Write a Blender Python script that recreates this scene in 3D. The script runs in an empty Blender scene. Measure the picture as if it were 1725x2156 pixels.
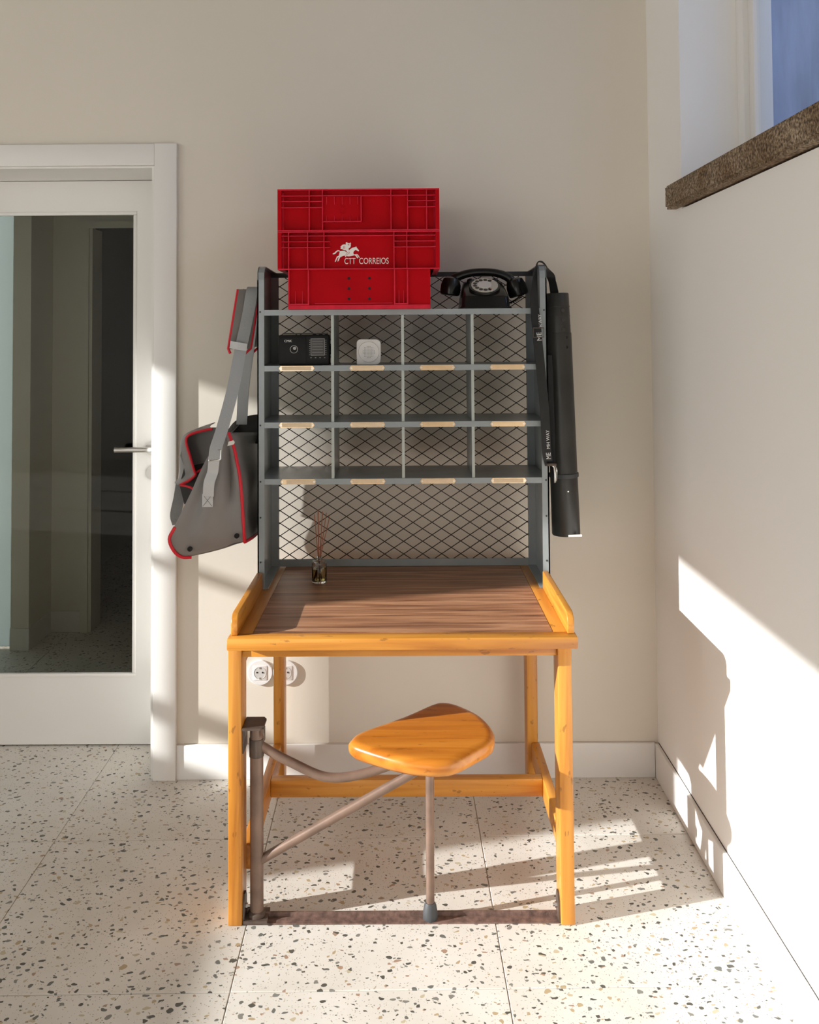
import bpy, bmesh, math, random
from mathutils import Vector, Matrix
from mathutils.geometry import tessellate_polygon

random.seed(7)
PI = math.pi
scene = bpy.context.scene
COL = scene.collection

# ------------------------------------------------------------------ camera
F_PX, CX, CY = 1919.7, 843.73, 635.5
YAW, PITCH, ROLL, EYE = -0.00322, 0.03522, -0.00695, 1.467
cam_d = bpy.data.cameras.new('camera')
cam = bpy.data.objects.new('camera', cam_d)
COL.objects.link(cam)
fw = Vector((math.sin(YAW) * math.cos(PITCH), math.cos(YAW) * math.cos(PITCH), math.sin(PITCH)))
r0 = Vector((math.cos(YAW), -math.sin(YAW), 0))
u0 = r0.cross(fw)
rt = r0 * math.cos(ROLL) + u0 * math.sin(ROLL)
up = u0 * math.cos(ROLL) - r0 * math.sin(ROLL)
cam.matrix_world = Matrix(((rt.x, up.x, -fw.x, 0), (rt.y, up.y, -fw.y, 0), (rt.z, up.z, -fw.z, EYE), (0, 0, 0, 1)))
cam_d.sensor_fit = 'HORIZONTAL'
cam_d.sensor_width = 36
cam_d.lens = F_PX / 1725 * 36
cam_d.shift_x = (862.5 - CX) / 1725
cam_d.shift_y = (CY - 1078) / 1725
cam_d.clip_start = 0.05
scene.camera = cam

# ------------------------------------------------------------------ sky, sun, exposure
world = bpy.data.worlds.new('sky')
scene.world = world
world.use_nodes = True
bg = world.node_tree.nodes['Background']
bg.inputs[0].default_value = (0.97, 0.96, 0.95, 1)
bg.inputs[1].default_value = 3.75

SUN_DIR = Vector((0.9134, 0.2446, -0.3253)).normalized()
sun_d = bpy.data.lights.new('sun', 'SUN')
sun_d.energy = 9.0
sun_d.angle = 0.0093
sun_d.color = (1.0, 0.99, 0.975)
sun = bpy.data.objects.new('sun', sun_d)
COL.objects.link(sun)
sun.rotation_euler = SUN_DIR.to_track_quat('-Z', 'Y').to_euler()
sun.location = (-9, -1, 5)

def portal(loc, rot, sx, sy):
    d = bpy.data.lights.new('window_portal', 'AREA')
    d.shape = 'RECTANGLE'; d.size = sx; d.size_y = sy
    d.cycles.is_portal = True
    o = bpy.data.objects.new('window_portal', d); COL.objects.link(o)
    o.location = loc; o.rotation_euler = rot
    return o

scene.view_settings.view_transform = 'Standard'
scene.view_settings.look = 'None'
scene.view_settings.gamma = 1
scene.view_settings.use_curve_mapping = False
scene.view_settings.exposure = 0.07
scene.cycles.use_denoising = True
scene.cycles.max_bounces = 12
scene.cycles.diffuse_bounces = 7
scene.cycles.transparent_max_bounces = 16
scene.cycles.sample_clamp_indirect = 6
scene.cycles.caustics_refractive = False

# ------------------------------------------------------------------ materials
MATS = {}
def new_mat(name):
    m = bpy.data.materials.new(name); m.use_nodes = True
    nt = m.node_tree
    b = nt.nodes['Principled BSDF']
    MATS[name] = m
    return m, nt, b

def N(nt, t, **kw):
    n = nt.nodes.new(t)
    for k, v in kw.items():
        if k.startswith('i_'):
            n.inputs[k[2:].replace('_', ' ')].default_value = v
        else:
            setattr(n, k, v)
    return n

def plain(name, col, rough=0.5, metal=0.0, var=0.0, vscale=8, bump=0.0, bscale=200, spec=0.5, coat=0.0):
    m, nt, b = new_mat(name)
    b.inputs['Roughness'].default_value = rough
    b.inputs['Metallic'].default_value = metal
    b.inputs['Specular IOR Level'].default_value = spec
    b.inputs['Coat Weight'].default_value = coat
    b.inputs['Coat Roughness'].default_value = 0.15
    tc = N(nt, 'ShaderNodeTexCoord')
    if var > 0:
        no = N(nt, 'ShaderNodeTexNoise'); no.inputs['Scale'].default_value = vscale; no.inputs['Detail'].default_value = 5
        nt.links.new(tc.outputs['Object'], no.inputs['Vector'])
        r = N(nt, 'ShaderNodeValToRGB')
        r.color_ramp.elements[0].position = 0.3; r.color_ramp.elements[1].position = 0.7
        r.color_ramp.elements[0].color = tuple(c * (1 - var) for c in col) + (1,)
        r.color_ramp.elements[1].color = tuple(min(1, c * (1 + var)) for c in col) + (1,)
        nt.links.new(no.outputs['Fac'], r.inputs['Fac'])
        nt.links.new(r.outputs['Color'], b.inputs['Base Color'])
    else:
        b.inputs['Base Color'].default_value = tuple(col) + (1,)
    if bump > 0:
        n2 = N(nt, 'ShaderNodeTexNoise'); n2.inputs['Scale'].default_value = bscale; n2.inputs['Detail'].default_value = 3
        nt.links.new(tc.outputs['Object'], n2.inputs['Vector'])
        bp = N(nt, 'ShaderNodeBump'); bp.inputs['Strength'].default_value = bump; bp.inputs['Distance'].default_value = 0.002
        nt.links.new(n2.outputs['Fac'], bp.inputs['Height']); nt.links.new(bp.outputs['Normal'], b.inputs['Normal'])
    return m

def wood(name, c_dark, c_mid, c_light, axis='X', rough=0.35, gscale=1.0, specks=0.5):
    m, nt, b = new_mat(name)
    tc = N(nt, 'ShaderNodeTexCoord')
    mp = N(nt, 'ShaderNodeMapping')
    long_, cross = 2.2 * gscale, 42 * gscale
    s = {'X': (long_, cross, cross), 'Y': (cross, long_, cross), 'Z': (cross, cross, long_)}[axis]
    mp.inputs['Scale'].default_value = s
    oi = N(nt, 'ShaderNodeObjectInfo')
    ml = N(nt, 'ShaderNodeMath', operation='MULTIPLY'); ml.inputs[1].default_value = 20
    nt.links.new(oi.outputs['Random'], ml.inputs[0])
    nt.links.new(ml.outputs[0], mp.inputs['Location'])
    nt.links.new(tc.outputs['Object'], mp.inputs['Vector'])
    no = N(nt, 'ShaderNodeTexNoise'); no.inputs['Scale'].default_value = 1; no.inputs['Detail'].default_value = 6; no.inputs['Distortion'].default_value = 0.6
    nt.links.new(mp.outputs['Vector'], no.inputs['Vector'])
    r = N(nt, 'ShaderNodeValToRGB')
    e = r.color_ramp.elements
    e[0].position = 0.3; e[0].color = c_dark + (1,)
    e[1].position = 0.72; e[1].color = c_light + (1,)
    k = e.new(0.5); k.color = c_mid + (1,)
    nt.links.new(no.outputs['Fac'], r.inputs['Fac'])
    last = r.outputs['Color']
    if specks:
        n3 = N(nt, 'ShaderNodeTexNoise'); n3.inputs['Scale'].default_value = 75; n3.inputs['Detail'].default_value = 3
        mp3 = N(nt, 'ShaderNodeMapping'); mp3.inputs['Scale'].default_value = {'X': (.4, 1, 1), 'Y': (1, .4, 1), 'Z': (1, 1, .4)}[axis]
        nt.links.new(tc.outputs['Object'], mp3.inputs['Vector']); nt.links.new(mp3.outputs['Vector'], n3.inputs['Vector'])
        r3 = N(nt, 'ShaderNodeValToRGB'); r3.color_ramp.elements[0].position = 0.655; r3.color_ramp.elements[1].position = 0.70
        nt.links.new(n3.outputs['Fac'], r3.inputs['Fac'])
        m3 = N(nt, 'ShaderNodeMath', operation='MULTIPLY'); m3.inputs[1].default_value = specks
        nt.links.new(r3.outputs['Color'], m3.inputs[0])
        mx = N(nt, 'ShaderNodeMix', data_type='RGBA')
        mx.inputs[7].default_value = (0.10, 0.035, 0.01, 1)
        nt.links.new(m3.outputs[0], mx.inputs[0]); nt.links.new(last, mx.inputs[6])
        last = mx.outputs[2]
    nt.links.new(last, b.inputs['Base Color'])
    b.inputs['Roughness'].default_value = rough
    bp = N(nt, 'ShaderNodeBump'); bp.inputs['Strength'].default_value = 0.06; bp.inputs['Distance'].default_value = 0.002
    nt.links.new(no.outputs['Fac'], bp.inputs['Height']); nt.links.new(bp.outputs['Normal'], b.inputs['Normal'])
    return m

def pane_mat(name, tint, ior=1.5):
    m = bpy.data.materials.new(name); m.use_nodes = True; nt = m.node_tree; nt.nodes.clear()
    out = N(nt, 'ShaderNodeOutputMaterial'); tr = N(nt, 'ShaderNodeBsdfTransparent'); gl = N(nt, 'ShaderNodeBsdfGlossy')
    tr.inputs[0].default_value = tint + (1,); gl.inputs['Roughness'].default_value = 0.01
    fr = N(nt, 'ShaderNodeFresnel'); fr.inputs['IOR'].default_value = ior
    mx = N(nt, 'ShaderNodeMixShader')
    ge = N(nt, 'ShaderNodeNewGeometry'); fb = N(nt, 'ShaderNodeMath', operation='SUBTRACT'); fb.inputs[0].default_value = 1
    ff = N(nt, 'ShaderNodeMath', operation='MULTIPLY')
    nt.links.new(ge.outputs['Backfacing'], fb.inputs[1]); nt.links.new(fr.outputs[0], ff.inputs[0]); nt.links.new(fb.outputs[0], ff.inputs[1])
    nt.links.new(ff.outputs[0], mx.inputs[0]); nt.links.new(tr.outputs[0], mx.inputs[1]); nt.links.new(gl.outputs[0], mx.inputs[2])
    nt.links.new(mx.outputs[0], out.inputs[0]); MATS[name] = m
    return m

def terrazzo():
    m, nt, b = new_mat('terrazzo')
    geo = N(nt, 'ShaderNodeNewGeometry'); oi = N(nt, 'ShaderNodeObjectInfo')
    off = N(nt, 'ShaderNodeMath', operation='MULTIPLY'); off.inputs[1].default_value = 37
    nt.links.new(oi.outputs['Random'], off.inputs[0])
    add = N(nt, 'ShaderNodeVectorMath', operation='ADD')
    nt.links.new(geo.outputs['Position'], add.inputs[0]); nt.links.new(off.outputs[0], add.inputs[1])
    nz = N(nt, 'ShaderNodeTexNoise'); nz.inputs['Scale'].default_value = 46; nz.inputs['Detail'].default_value = 1
    nt.links.new(add.outputs[0], nz.inputs['Vector'])
    sb = N(nt, 'ShaderNodeVectorMath', operation='SUBTRACT'); sb.inputs[1].default_value = (.5, .5, .5)
    nt.links.new(nz.outputs['Color'], sb.inputs[0])
    sc = N(nt, 'ShaderNodeVectorMath', operation='SCALE'); sc.inputs['Scale'].default_value = 0.020
    nt.links.new(sb.outputs[0], sc.inputs[0])
    pos = N(nt, 'ShaderNodeVectorMath', operation='ADD')
    nt.links.new(add.outputs[0], pos.inputs[0]); nt.links.new(sc.outputs[0], pos.inputs[1])
    base = N(nt, 'ShaderNodeTexNoise'); base.inputs['Scale'].default_value = 5; base.inputs['Detail'].default_value = 6
    nt.links.new(add.outputs[0], base.inputs['Vector'])
    br = N(nt, 'ShaderNodeValToRGB')
    br.color_ramp.elements[0].position = 0.3; br.color_ramp.elements[0].color = (0.63, 0.59, 0.53, 1)
    br.color_ramp.elements[1].position = 0.7; br.color_ramp.elements[1].color = (0.72, 0.69, 0.64, 1)
    nt.links.new(base.outputs['Fac'], br.inputs['Fac'])
    last = br.outputs['Color']
    def layer(scale, rmin, rmax, cut, ramp, last, metric='EUCLIDEAN', seed=0.0, stretch=(1, 1, 1)):
        mp = N(nt, 'ShaderNodeMapping'); mp.inputs['Location'].default_value = (seed, seed * 1.7, 0); mp.inputs['Scale'].default_value = stretch
        mp.inputs['Rotation'].default_value = (0, 0, seed)
        nt.links.new(pos.outputs[0], mp.inputs['Vector'])
        v = N(nt, 'ShaderNodeTexVoronoi', voronoi_dimensions='2D', feature='F1', distance=metric)
        v.inputs['Scale'].default_value = scale; v.inputs['Randomness'].default_value = 1.0
        nt.links.new(mp.outputs['Vector'], v.inputs['Vector'])
        sp = N(nt, 'ShaderNodeSeparateColor'); nt.links.new(v.outputs['Color'], sp.inputs['Color'])
        rr = N(nt, 'ShaderNodeMapRange'); rr.inputs['From Min'].default_value = cut; rr.inputs['From Max'].default_value = 1
        rr.inputs['To Min'].default_value = rmin; rr.inputs['To Max'].default_value = rmax
        nt.links.new(sp.outputs[0], rr.inputs['Value'])
        on = N(nt, 'ShaderNodeMath', operation='GREATER_THAN'); on.inputs[1].default_value = cut
        nt.links.new(sp.outputs[0], on.inputs[0])
        lt = N(nt, 'ShaderNodeMath', operation='LESS_THAN')
        nt.links.new(v.outputs['Distance'], lt.inputs[0]); nt.links.new(rr.outputs[0], lt.inputs[1])
        fac = N(nt, 'ShaderNodeMath', operation='MULTIPLY')
        nt.links.new(on.outputs[0], fac.inputs[0]); nt.links.new(lt.outputs[0], fac.inputs[1])
        cr = N(nt, 'ShaderNodeValToRGB'); cr.color_ramp.interpolation = 'CONSTANT'
        es = cr.color_ramp.elements
        es[0].position = 0; es[0].color = ramp[0][1] + (1,)
        es[1].position = ramp[1][0]; es[1].color = ramp[1][1] + (1,)
        for p_, c_ in ramp[2:]:
            q = es.new(p_); q.color = c_ + (1,)
        nt.links.new(sp.outputs[1], cr.inputs['Fac'])
        mx = N(nt, 'ShaderNodeMix', data_type='RGBA')
        nt.links.new(fac.outputs[0], mx.inputs[0]); nt.links.new(last, mx.inputs[6]); nt.links.new(cr.outputs['Color'], mx.inputs[7])
        return mx.outputs[2]
    g1, g2, g3 = (0.085, 0.082, 0.068), (0.14, 0.145, 0.13), (0.21, 0.205, 0.18)
    tan, pale, rose = (0.43, 0.33, 0.20), (0.50, 0.43, 0.30), (0.36, 0.24, 0.17)
    last = layer(150, 0.08, 0.24, 0.66, [(0, (0.42, 0.36, 0.28)), (.5, (0.36, 0.31, 0.25)), (.8, g3)], last, seed=3.1)
    last = layer(62, 0.12, 0.27, 0.78, [(0, g1), (.4, g3), (.6, tan), (.75, g2), (.9, rose)], last, 'CHEBYCHEV', 1.3, (1, 1.3, 1))
    last = layer(36, 0.13, 0.265, 0.66, [(0, g1), (.28, g2), (.5, g3), (.68, tan), (.8, pale), (.93, rose)], last, 'EUCLIDEAN', 0.4, (1, 1.35, 1))
    nt.links.new(last, b.inputs['Base Color'])
    b.inputs['Roughness'].default_value = 0.42
    return m

def granite():
    m, nt, b = new_mat('granite')
    tc = N(nt, 'ShaderNodeTexCoord')
    a = N(nt, 'ShaderNodeTexNoise'); a.inputs['Scale'].default_value = 160; a.inputs['Detail'].default_value = 4
    c = N(nt, 'ShaderNodeTexNoise'); c.inputs['Scale'].default_value = 7; c.inputs['Detail'].default_value = 4
    nt.links.new(tc.outputs['Object'], a.inputs['Vector']); nt.links.new(tc.outputs['Object'], c.inputs['Vector'])
    r = N(nt, 'ShaderNodeValToRGB'); e = r.color_ramp.elements
    e[0].position = 0.34; e[0].color = (0.06, 0.045, 0.03, 1); e[1].position = 0.68; e[1].color = (0.48, 0.40, 0.30, 1)
    k = e.new(0.5); k.color = (0.23, 0.17, 0.11, 1)
    nt.links.new(a.outputs['Fac'], r.inputs['Fac'])
    r2 = N(nt, 'ShaderNodeValToRGB'); r2.color_ramp.elements[0].color = (0.62, 0.50, 0.36, 1); r2.color_ramp.elements[1].color = (1.0, 0.97, 0.94, 1)
    r2.color_ramp.elements[0].position = .35; r2.color_ramp.elements[1].position = .65
    nt.links.new(c.outputs['Fac'], r2.inputs['Fac'])
    mx = N(nt, 'ShaderNodeMix', data_type='RGBA', blend_type='MULTIPLY'); mx.inputs[0].default_value = 1
    nt.links.new(r.outputs['Color'], mx.inputs[6]); nt.links.new(r2.outputs['Color'], mx.inputs[7])
    nt.links.new(mx.outputs[2], b.inputs['Base Color']); b.inputs['Roughness'].default_value = 0.85
    bp = N(nt, 'ShaderNodeBump'); bp.inputs['Strength'].default_value = 0.5; bp.inputs['Distance'].default_value = 0.003
    nt.links.new(a.outputs['Fac'], bp.inputs['Height']); nt.links.new(bp.outputs['Normal'], b.inputs['Normal'])

def outer_plaster():
    m, nt, b = new_mat('outer_plaster')
    tc = N(nt, 'ShaderNodeTexCoord'); mp = N(nt, 'ShaderNodeMapping'); mp.inputs['Scale'].default_value = (6, 6, 1.1)
    nt.links.new(tc.outputs['Object'], mp.inputs['Vector'])
    a = N(nt, 'ShaderNodeTexNoise'); a.inputs['Scale'].default_value = 2.0; a.inputs['Detail'].default_value = 8
    nt.links.new(mp.outputs['Vector'], a.inputs['Vector'])
    r = N(nt, 'ShaderNodeValToRGB'); e = r.color_ramp.elements
    e[0].position = 0.32; e[0].color = (0.22, 0.265, 0.36, 1); e[1].position = 0.7; e[1].color = (0.42, 0.51, 0.70, 1)  # blue of the skylight is put into the plaster colour
    nt.links.new(a.outputs['Fac'], r.inputs['Fac']); nt.links.new(r.outputs['Color'], b.inputs['Base Color'])
    b.inputs['Roughness'].default_value = 0.9
    bp = N(nt, 'ShaderNodeBump'); bp.inputs['Strength'].default_value = 0.4; bp.inputs['Distance'].default_value = 0.01
    nt.links.new(a.outputs['Fac'], bp.inputs['Height']); nt.links.new(bp.outputs['Normal'], b.inputs['Normal'])

terrazzo(); granite(); outer_plaster()
plain('wall_paint', (0.73, 0.672, 0.585), 0.75, bump=0.05, bscale=60, var=0.015, vscale=1.5, spec=0.25)
plain('wall_white', (0.88, 0.86, 0.83), 0.7, bump=0.05, bscale=60, spec=0.25)
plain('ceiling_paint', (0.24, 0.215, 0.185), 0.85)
plain('gloss_white', (0.80, 0.78, 0.75), 0.38, spec=0.4)
plain('grout', (0.58, 0.53, 0.46), 0.9)
plain('seal_gap', (0.07, 0.06, 0.05), 0.9, var=0.6, vscale=90)
OR = dict(c_dark=(0.40, 0.135, 0.016), c_mid=(0.56, 0.225, 0.03), c_light=(0.66, 0.30, 0.05))
wood('pine_x', axis='X', **OR); wood('pine_y', axis='Y', **OR); wood('pine_z', axis='Z', **OR)
wood('seat_wood', (0.36, 0.10, 0.01), (0.52, 0.18, 0.02), (0.60, 0.24, 0.035), axis='X', rough=0.28, gscale=0.7, specks=0.35)
wood('laminate', (0.15, 0.060, 0.030), (0.36, 0.165, 0.085), (0.56, 0.30, 0.165), axis='X', rough=0.38, gscale=1.6, specks=0)
plain('brown_iron', (0.21, 0.135, 0.10), 0.42, metal=0.25, var=0.25, vscale=14)
plain('rust_iron', (0.16, 0.095, 0.075), 0.7, metal=0.2, var=0.45, vscale=60, bump=0.4)
plain('dark_iron', (0.10, 0.07, 0.055), 0.5, metal=0.3, var=0.3, vscale=30)
plain('rubber_grey', (0.05, 0.052, 0.055), 0.6)
plain('cabinet_paint', (0.275, 0.302, 0.310), 0.26, var=0.06, vscale=12)
plain('divider_paint', (0.40, 0.43, 0.40), 0.45)
plain('mesh_dark', (0.035, 0.026, 0.018), 0.55, metal=0.4)
plain('back_bar_dark', (0.03, 0.03, 0.032), 0.5)
plain('brass', (0.80, 0.58, 0.36), 0.22, metal=0.85, var=0.12, vscale=30)
plain('card_paper', (0.72, 0.55, 0.36), 0.45, var=0.12, vscale=25)
plain('steel', (0.72, 0.70, 0.67), 0.25, metal=1.0)
plain('brushed_steel', (0.62, 0.60, 0.57), 0.32, metal=1.0)
plain('crate_red', (0.43, 0.0015, 0.006), 0.5, var=0.10, vscale=9, spec=0.07)
plain('crate_edge_highlight', (0.60, 0.012, 0.035), 0.45, var=0.15, vscale=30, spec=0.2)  # lighter red paints in rib and flange highlights, along with edge wear
plain('logo_white', (0.80, 0.76, 0.70), 0.6)
plain('logo_line', (0.42, 0.02, 0.025), 0.6)
plain('black_hole', (0.006, 0.006, 0.006), 0.8)
plain('phone_black', (0.008, 0.0075, 0.007), 0.24, spec=0.4)
plain('dial_clear', (0.50, 0.47, 0.41), 0.25)
plain('dial_card', (0.62, 0.60, 0.57), 0.5)
plain('radio_black', (0.006, 0.006, 0.006), 0.55, spec=0.25)
plain('radio_glass', (0.045, 0.042, 0.04), 0.15)
plain('print_white', (0.75, 0.74, 0.72), 0.6)
plain('print_grey', (0.36, 0.35, 0.33), 0.6)
plain('plastic_grey', (0.60, 0.575, 0.55), 0.5)
plain('plastic_white', (0.82, 0.81, 0.80), 0.35)
plain('socket_well', (0.60, 0.585, 0.565), 0.4)
plain('bag_grey', (0.20, 0.182, 0.170), 0.5, var=0.06, vscale=5, bump=0.25, bscale=12)
plain('bag_inner', (0.035, 0.032, 0.03), 0.7)
plain('bag_red', (0.62, 0.006, 0.02), 0.55)
plain('webbing', (0.34, 0.345, 0.345), 0.65, bump=0.4, bscale=180)
plain('webbing_light', (0.47, 0.47, 0.47), 0.6, bump=0.3, bscale=180)
plain('tag_white', (0.75, 0.72, 0.66), 0.5)
plain('tube_black', (0.030, 0.028, 0.025), 0.38, var=0.25, vscale=9, bump=0.1, bscale=70)
plain('strap_black', (0.008, 0.008, 0.008), 0.6)
plain('reed', (0.32, 0.10, 0.045), 0.6, var=0.2, vscale=60)
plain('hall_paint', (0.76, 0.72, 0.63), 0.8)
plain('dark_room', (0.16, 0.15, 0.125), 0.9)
plain('tree_bark', (0.12, 0.09, 0.06), 0.9)
plain('tree_leaf', (0.06, 0.12, 0.03), 0.7)
pane_mat('door_glass', (0.86, 0.86, 0.83), 1.45)
pane_mat('clear_glass', (0.95, 0.96, 0.96), 1.4)
# frosted glass of the hall
fm = bpy.data.materials.new('frosted_glass'); fm.use_nodes = True; MATS['frosted_glass'] = fm
nt = fm.node_tree; nt.nodes.clear()
o_ = N(nt, 'ShaderNodeOutputMaterial'); t_ = N(nt, 'ShaderNodeBsdfTranslucent'); t_.inputs[0].default_value = (0.70, 0.78, 0.80, 1)
g_ = N(nt, 'ShaderNodeBsdfDiffuse'); g_.inputs[0].default_value = (0.40, 0.45, 0.46, 1)
x_ = N(nt, 'ShaderNodeMixShader'); x_.inputs[0].default_value = 0.25
nt.links.new(t_.outputs[0], x_.inputs[1]); nt.links.new(g_.outputs[0], x_.inputs[2]); nt.links.new(x_.outputs[0], o_.inputs[0])
# bottle glass and its oil
gm, nt, b = new_mat('bottle_glass'); b.inputs['Transmission Weight'].default_value = 1; b.inputs['Roughness'].default_value = 0.0
b.inputs['Base Color'].default_value = (0.97, 0.99, 0.97, 1); b.inputs['IOR'].default_value = 1.35
gm, nt, b = new_mat('oil'); b.inputs['Transmission Weight'].default_value = 0.92; b.inputs['Roughness'].default_value = 0.0
b.inputs['Base Color'].default_value = (0.78, 0.66, 0.30, 1); b.inputs['IOR'].default_value = 1.3

# ------------------------------------------------------------------ builders
def tag(o, label=None, cat=None, group=None, kind=None):
    if label: o['label'] = label
    if cat: o['category'] = cat
    if group: o['group'] = group
    if kind: o['kind'] = kind
    return o

def thing(name, loc, label, cat, group=None):
    o = bpy.data.objects.new(name, None); COL.objects.link(o)
    o.location = loc; o.empty_display_size = 0.05
    return tag(o, label, cat, group)

def world_loc(o):
    v = Vector(o.location)
    while o.parent:
        o = o.parent; v += o.location
    return v

def obj(name, bm, mat, parent=None, smooth=False, origin=None, recalc=True):
    """bm is in world coordinates; the object's origin is moved to `origin` (or its centre)."""
    if recalc:
        bmesh.ops.recalc_face_normals(bm, faces=bm.faces[:])
    if origin is None:
        xs = [v.co for v in bm.verts]
        lo = Vector((min(c.x for c in xs), min(c.y for c in xs), min(c.z for c in xs)))
        hi = Vector((max(c.x for c in xs), max(c.y for c in xs), max(c.z for c in xs)))
        origin = (lo + hi) / 2
    origin = Vector(origin)
    for v in bm.verts: v.co -= origin
    me = bpy.data.meshes.new(name); bm.to_mesh(me); bm.free()
    if smooth is True:
        for p in me.polygons: p.use_smooth = True
    elif smooth:
        for p in me.polygons: p.use_smooth = True
        me.set_sharp_from_angle(angle=math.radians(smooth))
    me.materials.append(MATS[mat])
    o = bpy.data.objects.new(name, me); COL.objects.link(o)
    o.location = origin
    if parent is not None:
        o.parent = parent
        o.location = origin - world_loc(parent)
    return o

def struct(name, bm, mat, **kw):
    return tag(obj(name, bm, mat, **kw), kind='structure')

def bx(bm, x0, x1, y0, y1, z0, z1, bevel=0.0, seg=2):
    vs = [bm.verts.new((x, y, z)) for x in (x0, x1) for y in (y0, y1) for z in (z0, z1)]
    q = [(0, 1, 3, 2), (4, 6, 7, 5), (0, 4, 5, 1), (2, 3, 7, 6), (0, 2, 6, 4), (1, 5, 7, 3)]
    fs = [bm.faces.new([vs[i] for i in f]) for f in q]
    if bevel:
        es = list({e for f in fs for e in f.edges})
        bmesh.ops.bevel(bm, geom=es, offset=bevel, segments=seg, affect='EDGES', profile=0.5)
    return vs

def box(name, x0, x1, y0, y1, z0, z1, mat, parent=None, bevel=0.0, seg=2, **kw):
    bm = bmesh.new(); bx(bm, min(x0, x1), max(x0, x1), min(y0, y1), max(y0, y1), min(z0, z1), max(z0, z1), bevel, seg)
    return obj(name, bm, mat, parent, smooth=(30 if bevel else False), **kw)

def ring_frame(d):
    d = d.normalized()
    a = Vector((0, 0, 1)) if abs(d.z) < 0.9 else Vector((1, 0, 0))
    s = d.cross(a).normalized(); t = s.cross(d).normalized()
    return s, t

def tube(bm, pts, r, n=14, caps=True):
    pts = [Vector(p) for p in pts]
    rs = r if isinstance(r, (list, tuple)) else [r] * len(pts)
    rings = []; s = None
    for i, p in enumerate(pts):
        d = (pts[min(i + 1, len(pts) - 1)] - pts[max(i - 1, 0)]).normalized()
        if s is None: s, t = ring_frame(d)
        else:
            s = (s - d * s.dot(d)).normalized(); t = s.cross(d).normalized()
        rings.append([bm.verts.new(p + (s * math.cos(2 * PI * k / n) + t * math.sin(2 * PI * k / n)) * rs[i]) for k in range(n)])
    for a, b_ in zip(rings, rings[1:]):
        for k in range(n): bm.faces.new((a[k], a[(k + 1) % n], b_[(k + 1) % n], b_[k]))
    if caps:
        bm.faces.new(rings[0][::-1]); bm.faces.new(rings[-1])

def tube_obj(name, pts, r, mat, parent=None, n=14, **kw):
    bm = bmesh.new(); tube(bm, pts, r, n)
    return obj(name, bm, mat, parent, smooth=40, **kw)

def bez(pts, k=8):
    """Catmull-Rom through points"""
    P = [Vector(p) for p in pts]; P = [P[0] * 2 - P[1]] + P + [P[-1] * 2 - P[-2]]
    out = []
    for i in range(1, len(P) - 2):
        for j in range(k):
            t = j / k
            out.append(0.5 * ((2 * P[i]) + (P[i + 1] - P[i - 1]) * t + (2 * P[i - 1] - 5 * P[i] + 4 * P[i + 1] - P[i + 2]) * t * t + (3 * P[i] - P[i - 1] - 3 * P[i + 1] + P[i + 2]) * t ** 3))
    out.append(P[-2])
    return out

def lathe(bm, prof, c, n=24, axis='Z'):
    """prof: list of (r, h) about axis through c"""
    c = Vector(c); rings = []
    for r, h in prof:
        ring = []
        for k in range(n):
            a = 2 * PI * k / n; u, v = math.cos(a) * r, math.sin(a) * r
            if axis == 'Z': p = Vector((u, v, h))
            elif axis == 'Y': p = Vector((u, h, v))
            else: p = Vector((h, u, v))
            ring.append(bm.verts.new(c + p))
        rings.append(ring)
    for a, b_ in zip(rings, rings[1:]):
        for k in range(n): bm.faces.new((a[k], a[(k + 1) % n], b_[(k + 1) % n], b_[k]))
    bm.faces.new(rings[0]); bm.faces.new(rings[-1])

def ring_prof(bm, prof, c, n=24, axis='Y'):
    lathe(bm, prof + prof[:1], c, n, axis)
    bmesh.ops.delete(bm, geom=[f for f in bm.faces if len(f.verts) > 4], context='FACES_ONLY')
    bmesh.ops.remove_doubles(bm, verts=bm.verts[:], dist=1e-6)

def lathe_obj(name, prof, c, mat, parent=None, n=24, axis='Z', sm=40, **kw):
    bm = bmesh.new(); lathe(bm, prof, c, n, axis)
    return obj(name, bm, mat, parent, smooth=sm, **kw)

def prism(bm, poly, axis, a, b_):
    """poly of 2-D points extruded along axis from a to b_. axis X: (y,z); Y: (x,z); Z: (x,y)"""
    def P(p, t): return {'X': (t, p[0], p[1]), 'Y': (p[0], t, p[1]), 'Z': (p[0], p[1], t)}[axis]
    A = [bm.verts.new(P(p, a)) for p in poly]; B = [bm.verts.new(P(p, b_)) for p in poly]
    n = len(poly)
    bm.faces.new(A[::-1]); bm.faces.new(B)
    for i in range(n): bm.faces.new((A[i], A[(i + 1) % n], B[(i + 1) % n], B[i]))

def prism_obj(name, poly, axis, a, b_, mat, parent=None, bevel=0.0, seg=3, sm=35, **kw):
    bm = bmesh.new(); prism(bm, poly, axis, a, b_)
    if bevel:
        bmesh.ops.recalc_face_normals(bm, faces=bm.faces[:])
        es = [e for e in bm.edges if e.calc_face_angle(0) > 0.6]
        bmesh.ops.bevel(bm, geom=es, offset=bevel, segments=seg, affect='EDGES', profile=0.5)
    return obj(name, bm, mat, parent, smooth=sm, **kw)

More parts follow.
